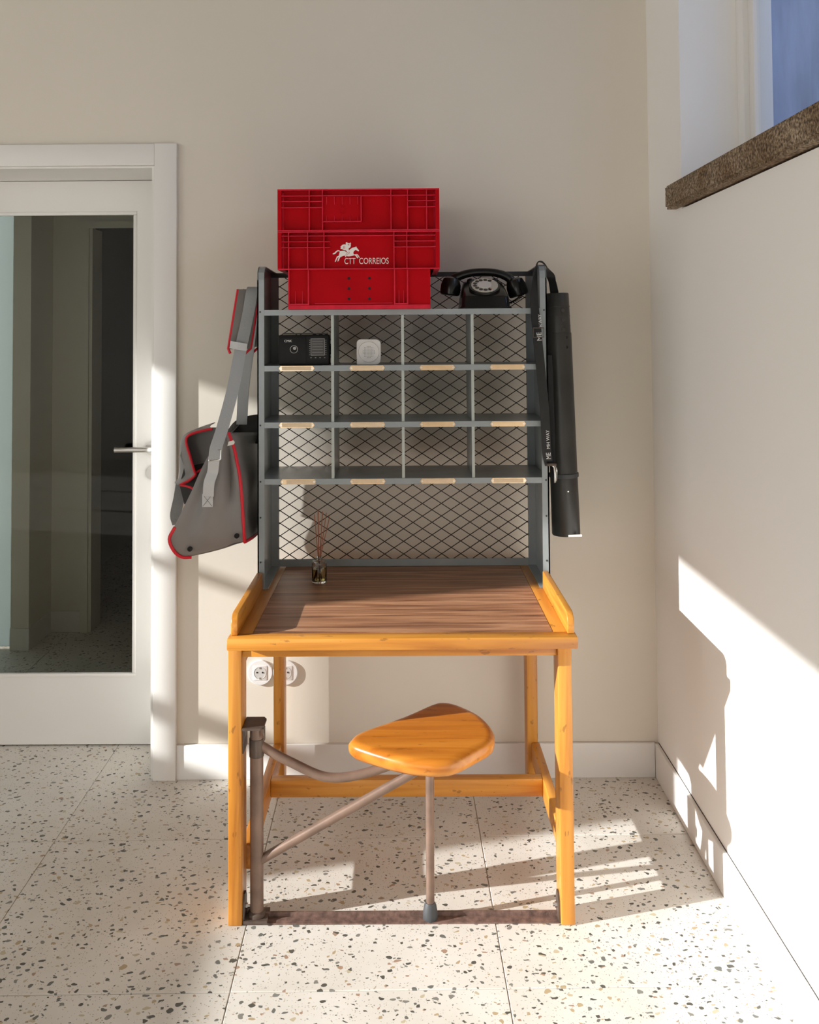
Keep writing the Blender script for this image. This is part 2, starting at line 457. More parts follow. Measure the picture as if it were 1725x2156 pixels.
def ribbon(name, pts, wdir, width, thick, mat, parent=None, k=6, **kw):
    """flat strap through pts; wdir: width direction (vector or list of vectors)"""
    c = bez(pts, k); n = len(c)
    w = [Vector(v).normalized() for v in (wdir if isinstance(wdir, list) else [wdir] * len(pts))]
    bm = bmesh.new(); rows = []
    for i, p in enumerate(c):
        f = i / (n - 1) * (len(w) - 1); a = min(int(f), len(w) - 2) if len(w) > 1 else 0
        ww = w[a].lerp(w[min(a + 1, len(w) - 1)], f - a).normalized()
        d = (c[min(i + 1, n - 1)] - c[max(i - 1, 0)]).normalized()
        nn = d.cross(ww).normalized()
        h = ww * width / 2; t = nn * thick / 2
        rows.append([bm.verts.new(p + q) for q in (-h - t, h - t, h + t, -h + t)])
    for a, b_ in zip(rows, rows[1:]):
        for j in range(4): bm.faces.new((a[j], a[(j + 1) % 4], b_[(j + 1) % 4], b_[j]))
    bm.faces.new(rows[0][::-1]); bm.faces.new(rows[-1])
    return obj(name, bm, mat, parent, smooth=40, **kw)

def text(name, s, size, mat, parent, M, extrude=0.0004, sx=1.0):
    """lettering; M maps text plane (x right, y up) to world"""
    cu = bpy.data.curves.new(name, 'FONT'); cu.body = s; cu.size = size; cu.extrude = extrude
    t = bpy.data.objects.new(name, cu); COL.objects.link(t)
    bpy.context.view_layer.update()
    dg = bpy.context.evaluated_depsgraph_get()
    me = bpy.data.meshes.new_from_object(t.evaluated_get(dg))
    bpy.data.objects.remove(t); bpy.data.curves.remove(cu)
    bm = bmesh.new(); bm.from_mesh(me); bpy.data.meshes.remove(me)
    for v in bm.verts: v.co.x *= sx
    bm.transform(M)
    return obj(name, bm, mat, parent)

def facing(x, y, z, roll=0.0):
    """matrix: text plane facing -Y at x,y,z, turned by roll about the facing axis"""
    return Matrix.Translation((x, y, z)) @ Matrix.Rotation(PI / 2, 4, 'X') @ Matrix.Rotation(roll, 4, 'Z')

# ------------------------------------------------------------------ the setting
XL, XR, YF, YB, ZC = -5.4, 0.8334, -4.2, 3.0738, 3.35     # inner faces of the room
YD = 3.316                                                # front of the door leaf
YH = 3.37                                                 # hall side of the thick wall
BB = 0.112                                                # baseboard height

# floor: bedding with each terrazzo tile laid on it
fl = bmesh.new(); bx(fl, XL - .3, XR + .9, YF - .3, 7.6, -0.14, -0.0035)
floor = struct('floor', fl, 'grout')
T, trot, O = 0.62, 0.01206, Vector((-0.39894, 2.08831))
ex, ey = Vector((math.cos(trot), math.sin(trot))), Vector((-math.sin(trot), math.cos(trot)))
def clip(poly, rect):
    for ax, lim, sgn in ((0, rect[0], 1), (0, rect[1], -1), (1, rect[2], 1), (1, rect[3], -1)):
        out = []
        for i in range(len(poly)):
            a, b_ = poly[i], poly[(i + 1) % len(poly)]
            ia, ib = (a[ax] - lim) * sgn >= 0, (b_[ax] - lim) * sgn >= 0
            if ia: out.append(a)
            if ia != ib:
                t = (lim - a[ax]) / (b_[ax] - a[ax]); out.append(a.lerp(b_, t))
        poly = out
        if len(poly) < 3: return None
    return poly
g = 0.0011
for i in range(-9, 4):
    for j in range(-11, 10):
        q = [O + ex * (T * (i + a)) + ey * (T * (j + b_)) for a, b_ in ((g, g), (1 - g, g), (1 - g, 1 - g), (g, 1 - g))]
        q = [O + ex * (T * i + a) + ey * (T * j + b_) for a, b_ in ((g, g), (T - g, g), (T - g, T - g), (g, T - g))]
        c = clip(q, (XL, XR, YF, 7.5))
        if not c: continue
        area = abs(sum(c[k].x * c[(k + 1) % len(c)].y - c[(k + 1) % len(c)].x * c[k].y for k in range(len(c)))) / 2
        if area < 0.002: continue
        bm = bmesh.new(); prism(bm, [(p.x, p.y) for p in c], 'Z', -0.004, 0.0)
        top = [e for e in bm.edges if all(v.co.z > -1e-6 for v in e.verts)]
        bmesh.ops.recalc_face_normals(bm, faces=bm.faces[:])
        bmesh.ops.bevel(bm, geom=top, offset=0.0012, segments=1, affect='EDGES')
        obj('tile', bm, 'terrazzo', floor)

# ceiling
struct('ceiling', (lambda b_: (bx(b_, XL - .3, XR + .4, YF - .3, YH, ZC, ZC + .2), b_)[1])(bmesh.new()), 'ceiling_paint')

# back wall with the doorway
DX0, DX1, DZ = -1.765, -0.838, 2.042
bm = bmesh.new()
bx(bm, XL - .3, DX0, YB, YH, 0, ZC); bx(bm, DX1, XR + .4, YB, YH, 0, ZC); bx(bm, DX0, DX1, YB, YH, DZ, ZC)
struct('wall_back', bm, 'wall_paint')

# right wall with its high window opening
WY0, WY1, WZ0, WZ1 = 0.85, 2.7135, 1.895, 3.05
WT = 0.231
bm = bmesh.new()
bx(bm, XR, XR + WT, YF - .3, YB, 0, WZ0 - .06); bx(bm, XR, XR + WT, YF - .3, WY0, WZ0 - .06, ZC)
bx(bm, XR, XR + WT, WY1, YB, WZ0 - .06, ZC); bx(bm, XR, XR + WT, WY0, WY1, WZ1, ZC)
struct('wall_right', bm, 'wall_white')
bm = bmesh.new(); xo0, xo1 = XR + WT, XR + WT + .62
bx(bm, xo0, xo1, YF - .3, 3.6, 0, WZ0 - .06); bx(bm, xo0, xo1, YF - .3, WY0, WZ0 - .06, ZC)
bx(bm, xo0, xo1, WY1 - .02, 3.6, WZ0 - .06, ZC); bx(bm, xo0, xo1, WY0, WY1 - .02, WZ1, ZC)
struct('wall_right_outer', bm, 'outer_plaster')
# left wall with the high windows the sun comes through
LY = [(-3.6, -0.95), (-0.6, 1.19), (1.655, 2.85)]      # unseen glazed door added for bounce light, two high windows with a pier between
LZ0, LZ1 = 1.70, 3.04
LT = 0.12
bm = bmesh.new()
bx(bm, XL - LT, XL, YF - .3, LY[0][0], 0, LZ0); bx(bm, XL - LT, XL, LY[0][1], YB, 0, LZ0); bx(bm, XL - LT, XL, YF - .3, YB, LZ1, ZC)
ys = [YF - .3] + [v for p in LY for v in p] + [YB]
for a, b_ in zip(ys[::2], ys[1::2]): bx(bm, XL - LT, XL, a, b_, LZ0, LZ1)
bx(bm, XL - LT, XL, LY[1][0], LY[1][1], LZ0, LZ0 + .05)
struct('wall_left', bm, 'wall_white')
# wall behind the viewer with an unseen tall window added for fill light
FX = [(-2.75, -1.25)]
bm = bmesh.new()
FZ0, FZ1 = 0.25, 2.3
bx(bm, XL - .3, XR + .4, YF - .3, YF, 0, FZ0); bx(bm, XL - .3, XR + .4, YF - .3, YF, FZ1, ZC)
xs_ = [XL - .3] + [v for p in FX for v in p] + [XR + .4]
for a, b_ in zip(xs_[::2], xs_[1::2]): bx(bm, a, b_, YF - .3, YF, FZ0, FZ1)
struct('wall_front', bm, 'wall_white')

def window(name, axis, pos, a0, a1, z0, z1, mulls=(), trans=(), fw_=0.05, deep=0.05):
    """frame, bars and panes filling an opening. axis X: plane X=pos, spans Y a0..a1; axis Y: plane Y=pos, spans X."""
    w = bpy.data.objects.new(name, None); COL.objects.link(w); w['kind'] = 'structure'
    w.location = (pos, (a0 + a1) / 2, z0) if axis == 'X' else ((a0 + a1) / 2, pos, z0)
    def b3(nm, s0, s1, t0, t1, d0, d1, mat):
        if axis == 'X': box(nm, pos + d0, pos + d1, s0, s1, t0, t1, mat, w, bevel=0.004 if mat == 'gloss_white' else 0)
        else: box(nm, s0, s1, pos + d0, pos + d1, t0, t1, mat, w, bevel=0.004 if mat == 'gloss_white' else 0)
    b3('window_frame', a0, a1, z1 - fw_, z1, 0, deep, 'gloss_white'); b3('window_frame', a0, a1, z0, z0 + fw_, 0, deep, 'gloss_white')
    b3('window_frame', a0, a0 + fw_, z0 + fw_, z1 - fw_, 0, deep, 'gloss_white'); b3('window_frame', a1 - fw_, a1, z0 + fw_, z1 - fw_, 0, deep, 'gloss_white')
    for m_ in mulls: b3('mullion', m_ - .025, m_ + .025, z0 + fw_, z1 - fw_, 0, deep, 'gloss_white')
    for t_, h in trans: b3('transom', a0 + fw_, a1 - fw_, t_ - h / 2, t_ + h / 2, 0, deep, 'gloss_white')
    b3('pane', a0 + fw_, a1 - fw_, z0 + fw_, z1 - fw_, deep * .45, deep * .55, 'clear_glass')
    return w

# right window: recessed frame and sash, granite sill, outside wall added to cut sky light
w1 = window('window_1', 'X', 1.004, WY0, WY1, WZ0, WZ1, fw_=0.055, deep=0.06)
for y0_, y1_, z0_, z1_ in ((WY0 + .055, WY1 - .055, WZ0 + .055, WZ0 + .095), (WY0 + .055, WY1 - .055, WZ1 - .095, WZ1 - .055), (WY0 + .055, WY0 + .095, WZ0 + .095, WZ1 - .095), (WY1 - .095, WY1 - .055, WZ0 + .095, WZ1 - .095)):
    box('sash', 1.02, 1.075, y0_, y1_, z0_, z1_, 'gloss_white', w1, bevel=0.004)
bm = bmesh.new(); bx(bm, XR - .034, 1.004, WY0 - .06, 2.772, 1.8405, 1.912)
bmesh.ops.bevel(bm, geom=[e for e in bm.edges if all(v.co.x < XR for v in e.verts)], offset=0.007, segments=2, affect='EDGES')
s = obj('window_sill', bm, 'granite', w1, smooth=30); s['label'] = 'rough brown granite sill'
tag(box('outside_sky_block', 2.7, 2.9, -16.0, 12.0, -0.14, 4.9, 'outer_plaster'), kind='structure')  # unseen wall, sized to block sky light from the window reveal

# left windows, plus the added door and rear window for fill light
window('fill_door', 'X', XL - .09, LY[0][0], LY[0][1], 0, LZ1, mulls=(-1.83, -2.72), fw_=0.05)
window('window_2', 'X', XL - .09, LY[1][0], LY[1][1], LZ0 + .05, LZ1, fw_=0.03)
window('window_3', 'X', XL - .09, LY[2][0], LY[2][1], LZ0, LZ1, trans=((1.885, 0.062), (2.37, 0.03)), fw_=0.03)
window('fill_window', 'Y', YF - .14, FX[0][0], FX[0][1], FZ0, FZ1, mulls=(-2.0,))
for q, (a, b_) in enumerate(LY):
    zb = 0 if q == 0 else LZ0
    portal((XL - .13, (a + b_) / 2, (zb + LZ1) / 2), (0, -PI / 2, 0), LZ1 - zb, b_ - a)
for a, b_ in FX: portal(((a + b_) / 2, YF - .16, (FZ0 + FZ1) / 2), (PI / 2, 0, 0), b_ - a, FZ1 - FZ0)

# baseboards
box_b = box('baseboard_back', -0.7625, XR - .013, 3.0618, YB, 0, BB, 'gloss_white', bevel=0.002); tag(box_b, kind='structure')
bm = bmesh.new(); bx(bm, XR - .013, XR, YF, 3.0615, 0, BB, 0.002)
br = tag(obj('baseboard_right', bm, 'gloss_white'), kind='structure')
box('seal_line', XR - .0022, XR - .0002, YF, YB - .012, BB - .0005, BB + .0012, 'seal_gap', br)
box('seal_line', -0.74, XR - .013, YB - .0022, YB - .0002, BB - .0005, BB + .0010, 'grout', box_b)

# doorway: casing, lining, leaf with one big pane, lever handle
door = bpy.data.objects.new('door_1', None); COL.objects.link(door); door.location = (-1.3, YD, 0); door['kind'] = 'structure'
CT = 0.0195
box('casing', DX1, -0.7625, YB - CT, YB - .0002, 0, 2.116, 'gloss_white', door, bevel=0.002)
box('casing', DX0 - .0755, DX0, YB - CT, YB - .0002, 0, 2.116, 'gloss_white', door, bevel=0.002)
box('head_casing', DX0, DX1 - .0006, YB - CT + .001, YB - .0002, DZ, 2.115, 'gloss_white', door, bevel=0.002)
box('lining', DX1 - .012, DX1, YB - .002, YH, 0, DZ, 'gloss_white', door); box('lining', DX0, DX0 + .012, YB - .002, YH, 0, DZ, 'gloss_white', door)
box('lining', DX0 + .012, DX1 - .012, YB - .002, YH, DZ - .006, DZ, 'gloss_white', door)
lx0, lx1, lz0, lz1 = DX0 + .014, DX1 - .014, 0.006, DZ - .008
gx0, gx1, gz0, gz1 = -1.635, -0.972, 0.2435, 1.922
bm = bmesh.new()
bx(bm, lx0, gx0, YD, YD + .04, lz0, lz1); bx(bm, gx1, lx1, YD, YD + .04, lz0, lz1)
bx(bm, gx0, gx1, YD, YD + .04, lz0, gz0); bx(bm, gx0, gx1, YD, YD + .04, gz1, lz1)
leaf = obj('leaf', bm, 'gloss_white', door)
for nm, a in (('bead', (gx0, gx1, gz0, gz0 + .013)), ('bead', (gx0, gx1, gz1 - .013, gz1)), ('bead', (gx0, gx0 + .013, gz0 + .013, gz1 - .013)), ('bead', (gx1 - .013, gx1, gz0 + .013, gz1 - .013))):
    box(nm, a[0], a[1], YD - .003, YD + .014, a[2], a[3], 'gloss_white', leaf, bevel=0.003)
box('pane', gx0, gx1, YD + .018, YD + .023, gz0, gz1, 'door_glass', leaf)
hd = lathe_obj('door_handle', [(0.026, -.009), (0.026, -.001), (0.024, 0)], (-0.910, YD, 1.06), 'brushed_steel', door, axis='Y')
tube_obj('lever', bez([(-0.910, YD - .004, 1.06), (-0.910, YD - .036, 1.06), (-0.925, YD - .047, 1.06), (-0.98, YD - .047, 1.06), (-1.036, YD - .047, 1.06)], 5), 0.0095, 'brushed_steel', hd)
kp = lathe_obj('key_plate', [(0.026, -.008), (0.026, -.001), (0.024, 0)], (-0.908, YD, 0.972), 'brushed_steel', door, axis='Y')
box('keyhole', -0.911, -0.905, YD - .0095, YD - .0075, 0.96, 0.984, 'black_hole', kp)

# hall seen through the pane
bm = bmesh.new()
bx(bm, -1.85, -1.765, 4.31, 4.58, 0, 2.7); struct('wall_hall_stub', bm, 'hall_paint')
bm = bmesh.new(); bx(bm, -1.853, -1.7615, 4.306, 4.58, 0.0, 0.103, .002)
struct('baseboard_hall_stub', bm, 'gloss_white')
bm = bmesh.new(); bx(bm, -1.95, -1.60, 4.58, 4.72, 0, 2.7); bx(bm, -1.60, -0.55, 4.58, 4.72, 2.03, 2.7); bx(bm, -0.68, -0.5, 4.58, 4.72, 0, 2.03)
struct('wall_hall_back', bm, 'hall_paint')
tag(box('baseboard_hall_back', -1.7615, -1.615, 4.568, 4.58, 0, 0.103, 'gloss_white', bevel=.002), kind='structure')
hd2 = bpy.data.objects.new('door_2', None); COL.objects.link(hd2); hd2.location = (-1.1, 4.58, 0); hd2['kind'] = 'structure'
box('casing', -1.616, -1.58, 4.562, 4.58, 0, 2.045, 'hall_paint', hd2); box('casing', -1.60, -1.565, 4.575, 4.72, 0, 2.01, 'hall_paint', hd2)
box('head_casing', -1.58, -0.6, 4.562, 4.58, 2.01, 2.045, 'hall_paint', hd2)
bm = bmesh.new()
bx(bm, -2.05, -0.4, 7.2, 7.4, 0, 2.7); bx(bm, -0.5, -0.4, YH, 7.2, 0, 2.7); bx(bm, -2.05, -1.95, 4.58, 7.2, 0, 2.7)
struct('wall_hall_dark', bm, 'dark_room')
bm = bmesh.new(); bx(bm, -3.1, -3.0, YH, 4.40, 0, 2.7); bx(bm, -3.0, -2.62, 4.31, 4.40, 0, 2.7)
struct('wall_hall_left', bm, 'hall_paint')
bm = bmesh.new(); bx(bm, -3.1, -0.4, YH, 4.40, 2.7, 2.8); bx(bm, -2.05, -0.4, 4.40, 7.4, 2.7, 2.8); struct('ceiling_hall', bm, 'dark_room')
hw = bpy.data.objects.new('window_6', None); COL.objects.link(hw); hw.location = (-2.2, 4.33, 0); hw['kind'] = 'structure'
box('pane', -2.62, -1.853, 4.335, 4.345, 0.012, 2.7, 'frosted_glass', hw)

# ------------------------------------------------------------------ sorting desk
DXc, DH = -0.010, 0.431
desk = thing('sorting_desk', (DXc, 2.64, 0), 'orange pine sorting desk with brown laminate top and raised side boards', 'desk')
L0, L1 = DXc - DH - .002, DXc + DH - .006
ZT = 0.72
# front legs, rear legs
def leg(x0, x1, y0, y1, z1):
    box('leg', x0, x1, y0, y1, 0.0, z1, 'pine_z', desk, bevel=0.003)
leg(-0.447, -0.4125, 2.315, 2.385, 0.69); leg(0.380, 0.4145, 2.312, 2.382, 0.69)
leg(-0.4265, -0.393, 2.966, 3.030, 0.69); leg(0.386, 0.4205, 2.964, 3.030, 0.69)
box('front_rail', -0.4415, 0.4235, 2.268, 2.312, 0.690, ZT, 'pine_x', desk, bevel=0.004)
box('rear_rail', -0.4265, 0.4195, 2.972, 3.032, 0.690, ZT, 'pine_x', desk, bevel=0.003)
box('side_rail', -0.4365, -0.384, 2.3125, 2.9715, 0.690, ZT, 'pine_y', desk, bevel=0.0015)
box('side_rail', 0.368, 0.4195, 2.3125, 2.9715, 0.690, ZT, 'pine_y', desk, bevel=0.0015)
bm = bmesh.new(); bx(bm, -0.3833, 0.3673, 2.3128, 2.9712, 0.700, ZT + .0004)
top = obj('desk_top', bm, 'laminate', desk); top['label'] = 'brown wood-grain laminate panel'
box('apron', -0.4125, 0.380, 2.322, 2.340, 0.657, 0.690, 'pine_x', desk, bevel=0.002)
box('apron', -0.393, 0.386, 2.985, 3.005, 0.620, 0.690, 'pine_x', desk, bevel=0.002)
for x0 in (-0.440, 0.392):
    box('side_apron', x0, x0 + .02, 2.3855, 2.963, 0.610, 0.690, 'pine_y', desk, bevel=0.002)
for sx, x0, x1 in ((-1, -0.4355, -0.4185), (1, 0.4015, 0.4185)):
    poly = [(2.292, ZT), (2.697, ZT), (2.697, 0.771), (2.32, 0.771), (2.307, 0.768), (2.297, 0.760), (2.292, 0.747)]
    prism_obj('side_board', poly, 'X', x0, x1, 'pine_y', desk, bevel=0.0025)
# stretchers
box('side_stretcher', -0.4265, -0.4005, 2.3855, 2.9655, 0.098, 0.160, 'pine_y', desk, bevel=0.003)
box('side_stretcher', 0.399, 0.425, 2.3825, 2.9635, 0.098, 0.160, 'pine_y', desk, bevel=0.003)
box('cross_stretcher', -0.4003, 0.3988, 2.722, 2.757, 0.110, 0.160, 'pine_x', desk, bevel=0.003)
# iron tie bar on the floor between the front legs
bm = bmesh.new(); bx(bm, -0.4075, 0.375, 2.320, 2.352, 0.0, 0.004); bx(bm, -0.4075, 0.375, 2.347, 2.352, 0.004, 0.014)
bar = obj('tie_bar', bm, 'rust_iron', desk); bar['label'] = 'rusty iron bar on the floor'
for x0, x1, s in ((-0.4122, -0.4076, 1), (0.3752, 0.3797, -1)):
    pl = prism_obj('tie_plate', [(2.320, 0.0), (2.362, 0.0), (2.362, 0.052), (2.352, 0.066), (2.336, 0.066), (2.326, 0.05)], 'X', x0, x1, 'dark_iron', desk)
    xb = x1 if s > 0 else x0
    lathe_obj('bolt', [(0.007, 0), (0.007, 0.006 * s), (0.004, 0.006 * s), (0.004, 0.011 * s)], (xb, 2.341, 0.034), 'steel', pl, axis='X', n=6, sm=False)

# ------------------------------------------------------------------ swing stool fixed to the left front leg
stool = thing('swing_stool', (-0.379, 2.345, 0), 'swing-out stool with rounded wooden seat on brown iron tubes under the desk', 'stool')
PX, PY = -0.3795, 2.343
tube_obj('post', [(PX, PY, 0.012), (PX, PY, 0.478)], 0.0168, 'brown_iron', stool, n=24)
bm = bmesh.new()
prism(bm, [(-0.4118, 2.312), (-0.366, 2.312), (-0.3585, 2.322), (-0.3585, 2.372), (-0.366, 2.384), (-0.4118, 2.384)], 'Z', 0.479, 0.484)
bx(bm, -0.4120, -0.4085, 2.318, 2.378, 0.420, 0.479)
br1 = obj('top_bracket', bm, 'dark_iron', stool)
prism_obj('gusset_plate', [(-0.4085, 0.479), (-0.399, 0.479), (-0.4085, 0.445)], 'Y', 2.318, 2.322, 'dark_iron', br1)
prism_obj('lip', [(-0.3585, 0.484), (-0.3555, 0.484), (-0.3555, 0.452), (-0.3585, 0.452)], 'Y', 2.318, 2.330, 'dark_iron', br1)
bm = bmesh.new(); bx(bm, -0.4085, -0.350, 2.316, 2.372, 0.0045, 0.0115)
obj('foot_bracket', bm, 'dark_iron', stool)
lathe_obj('pivot_cup', [(0.022, 0.0115), (0.022, 0.02), (0.0172, 0.024)], (PX, PY, 0), 'dark_iron', stool)
tube_obj('collar', [(PX, PY, 0.404), (PX, PY, 0.448)], 0.0185, 'dark_iron', stool, n=24)
arm = bez([(-0.374, 2.343, 0.4325), (-0.327, 2.343, 0.4045), (-0.284, 2.343, 0.383), (-0.236, 2.343, 0.360), (-0.205, 2.343, 0.3505), (-0.170, 2.344, 0.348), (-0.128, 2.345, 0.353), (-0.068, 2.347, 0.368), (0.0, 2.35, 0.391), (0.055, 2.352, 0.4115)], 6)
tube_obj('bent_arm', arm, 0.0115, 'brown_iron', stool, n=16)
tube_obj('brace', [(-0.370, 2.343, 0.146), (0.118, 2.350, 0.4125)], 0.0115, 'brown_iron', stool, n=16)
tube_obj('leg', [(0.0565, 2.338, 0.03), (0.0580, 2.345, 0.4125)], 0.0105, 'brown_iron', stool, n=16)
f_ = lathe_obj('rubber_foot', [(0.0165, 0), (0.0185, 0.003), (0.0185, 0.018), (0.0155, 0.036), (0.0115, 0.043)], (0.0563, 2.338, 0.0), 'rubber_grey', stool)
# seat outline, a rounded triangle-like board
so = [(-0.145, 2.310), (-0.120, 2.362), (-0.008, 2.458), (0.070, 2.533), (0.1035, 2.550), (0.140, 2.533), (0.191, 2.470), (0.217, 2.400), (0.223, 2.350), (0.213, 2.305), (0.178, 2.262), (0.122, 2.205), (0.082, 2.190), (0.037, 2.193), (-0.008, 2.206), (-0.066, 2.238), (-0.128, 2.282)]
so3 = bez([Vector((x, y, 0)) for x, y in so + [so[0]]], 4)[:-1]
bm = bmesh.new(); prof = [(0.0, .0405), (0.010, .0395), (0.020, .035), (0.0245, .028), (0.0245, .018), (0.0225, .008), (0.016, .0015), (0.008, 0)]
cen = Vector((0.045, 2.335, 0)); rings = []
for ins, h in prof:
    ring = []
    for p in so3:
        d = (p - cen); q = cen + d * ((d.length - (0.0245 - ins)) / d.length)
        ring.append(bm.verts.new((q.x, q.y, 0.4165 + h)))
    rings.append(ring)
for a, b_ in zip(rings, rings[1:]):
    for k in range(len(a)): bm.faces.new((a[k], a[(k + 1) % len(a)], b_[(k + 1) % len(a)], b_[k]))
bm.faces.new(rings[0]); bm.faces.new(rings[-1])
obj('seat', bm, 'seat_wood', stool, smooth=50)
bm = bmesh.new(); bx(bm, -0.02, 0.15, 2.28, 2.44, 0.4115, 0.4165); obj('seat_plate', bm, 'brown_iron', stool)

# ------------------------------------------------------------------ steel pigeonhole cabinet on the desk
CXL, CXR, CYF, CYR = -0.4340, 0.4245, 2.700, 2.970
cab = thing('pigeonhole_cabinet', (0, 2.84, ZT), 'grey-blue steel pigeonhole cabinet with twelve label frames and wire mesh back', 'cabinet')
CT_, CB_ = 1.672, ZT + .0006
poly = [(CYF, CB_), (CYR, CB_), (CYR, CT_ - .004), (CYF + .10, CT_ - .001), (CYF + .035, CT_), (CYF + .016, CT_ - .006), (CYF + .004, CT_ - .02), (CYF, CT_ - .042)]
sides = []
for x0, s in ((CXL, 1), (CXR, -1)):
    bm = bmesh.new(); prism(bm, poly, 'X', x0, x0 + .004 * s)
    bx(bm, min(x0, x0 + .0205 * s), max(x0, x0 + .0205 * s), CYF, CYF + .0025, CB_, CT_ - .045)       # front return flange
    bx(bm, min(x0 + .004 * s, x0 + .0275 * s), max(x0 + .004 * s, x0 + .0275 * s), CYR - .012, CYR, CB_, CT_ - .02)
    # rounded top return following the corner
    c = [(CYF, CT_ - .045), (CYF, CT_ - .042), (CYF + .004, CT_ - .02), (CYF + .016, CT_ - .006), (CYF + .035, CT_), (CYF + .10, CT_ - .001), (CYR, CT_ - .004)]
    for (ya, za), (yb, zb) in zip(c, c[1:]):
        vs = [bm.verts.new((x, y, z)) for x in (x0, x0 + .0205 * s) for y, z in ((ya, za), (yb, zb))]
        vt = [bm.verts.new((v.co.x, v.co.y + .001, v.co.z - .0022)) for v in vs]
        for f in ((0, 1, 3, 2),): bm.faces.new([vs[i] for i in f]); bm.faces.new([vt[i] for i in f])
        bm.faces.new((vs[2], vs[3], vt[3], vt[2]))
    sd = obj('side_panel', bm, 'cabinet_paint', cab, smooth=25); sides.append(sd)
    for z in (1.535, 1.20, 1.035, 0.93, 0.80):
        lathe_obj('rivet', [(0.0028, -.0012), (0.0028, 0.0)], (x0 + .009 * s, CYF - .0002, z), 'back_bar_dark', sd, axis='Y', n=8)
    bm = bmesh.new(); bx(bm, min(x0 + .004 * s, x0 + .03 * s), max(x0 + .004 * s, x0 + .03 * s), CYF + .002, CYR - .012, CB_, CB_ + .003)
    obj('foot_flange', bm, 'cabinet_paint', sd)
SX0, SX1 = CXL + .0210, CXR - .0210
shelf_tops = [1.5405, 1.3755, 1.2085, 1.0425]
for zt in shelf_tops:
    bm = bmesh.new(); bx(bm, SX0 - .016, SX1 + .016, CYF + .003, CYR - .013, zt - .003, zt); bx(bm, SX0, SX1, CYF - .0005, CYF + .0025, zt - .0165, zt)
    obj('shelf', bm, 'cabinet_paint', cab)
for zt, zl in zip(shelf_tops, shelf_tops[1:]):
    for xd in (-0.2115, -0.0035, 0.203):
        bm = bmesh.new(); bx(bm, xd - .0016, xd + .0016, CYF + .006, CYR - .014, zl + .0003, zt - .0034)
        dv = obj('divider', bm, 'cabinet_paint', cab)
        box('divider_edge', xd - .0042, xd + .0042, CYF + .0030, CYF + .0058, zl + .0003, zt - .0168, 'divider_paint', dv)
box('back_frame', CXL + .028, CXR - .028, CYR - .011, CYR - .001, CB_ + .001, 0.744, 'cabinet_paint', cab)
box('back_frame', CXL + .0042, CXR - .0042, CYR - .011, CYR - .001, 1.6522, 1.6675, 'back_bar_dark', cab)
# diamond wire back
mw, mh, z0m, z1m, x0m, x1m = 0.0613, 0.0402, 0.742, 1.652, CXL + .026, CXR - .026
sl = mh / mw
for sgn in (1, -1):
    c0 = z0m - (x1m - x0m) * sl if sgn > 0 else z0m
    k = 0
    while True:
        zc = c0 + k * mh; k += 1
        if zc > z1m + ((x1m - x0m) * sl if sgn < 0 else 0): break
        pts = []
        za, zb = zc, zc + sgn * (x1m - x0m) * sl
        t0, t1 = 0.0, 1.0
        lo, hi = sorted(((z0m - za) / (zb - za), (z1m - za) / (zb - za)))
        t0, t1 = max(0, lo), min(1, hi)
        if t1 - t0 < 0.02: continue
        A = Vector((x0m + (x1m - x0m) * t0, 0, za + (zb - za) * t0)); B = Vector((x0m + (x1m - x0m) * t1, 0, za + (zb - za) * t1))
        n_ = Vector((-(B - A).z, 0, (B - A).x)).normalized() * 0.0013
        yy = CYR - .0065 + (.0010 if sgn > 0 else -.0010)
        bm = bmesh.new(); vs = []
        for P_ in (A, B):
            vs.append([bm.verts.new((P_ + q + Vector((0, yy, 0)))) for q in (n_ + Vector((0, -.001, 0)), -n_ + Vector((0, -.001, 0)), -n_ + Vector((0, .001, 0)), n_ + Vector((0, .001, 0)))])
        for j in range(4): bm.faces.new((vs[0][j], vs[0][(j + 1) % 4], vs[1][(j + 1) % 4], vs[1][j]))
        bm.faces.new(vs[0]); bm.faces.new(vs[1])
        obj('mesh_wire', bm, 'mesh_dark', cab)
# label frames with paper cards
for r_i, zt in enumerate(shelf_tops[1:]):
    for c_i, xc in enumerate((-0.3175, -0.109, 0.098, 0.3055)):
        if r_i == 2 and c_i == 0: xc += 0.004
        zc = zt - .0083; hw, hh = 0.0525, 0.0076
        poly = [(xc - hw, zc), (xc - hw + .005, zc + hh), (xc + hw - .005, zc + hh), (xc + hw, zc), (xc + hw - .005, zc - hh), (xc - hw + .005, zc - hh)]
        lf = prism_obj('label_frame', poly, 'Y', CYF - .0022, CYF - .0008, 'brass', cab)
        dx = 0.008 if (r_i == 2 and c_i == 0) else 0
        box('card', xc - .043 + dx, xc + .043 + dx, CYF - .0030, CYF - .0023, zc - .0058, zc + .0058, 'card_paper' if c_i < 2 or r_i == 2 else 'brass', lf)
        for sx in (-1, 1):
            lathe_obj('screw', [(0.0026, -.0012), (0.0026, 0)], (xc + sx * (hw - .006), CYF - .0022, zc), 'steel', lf, axis='Y', n=10)
# peg on the left side for the bag
hk = tube_obj('peg', [(CXL, 2.80, 1.600), (CXL - .055, 2.80, 1.600), (CXL - .060, 2.80, 1.606)], 0.005, 'dark_iron', cab)

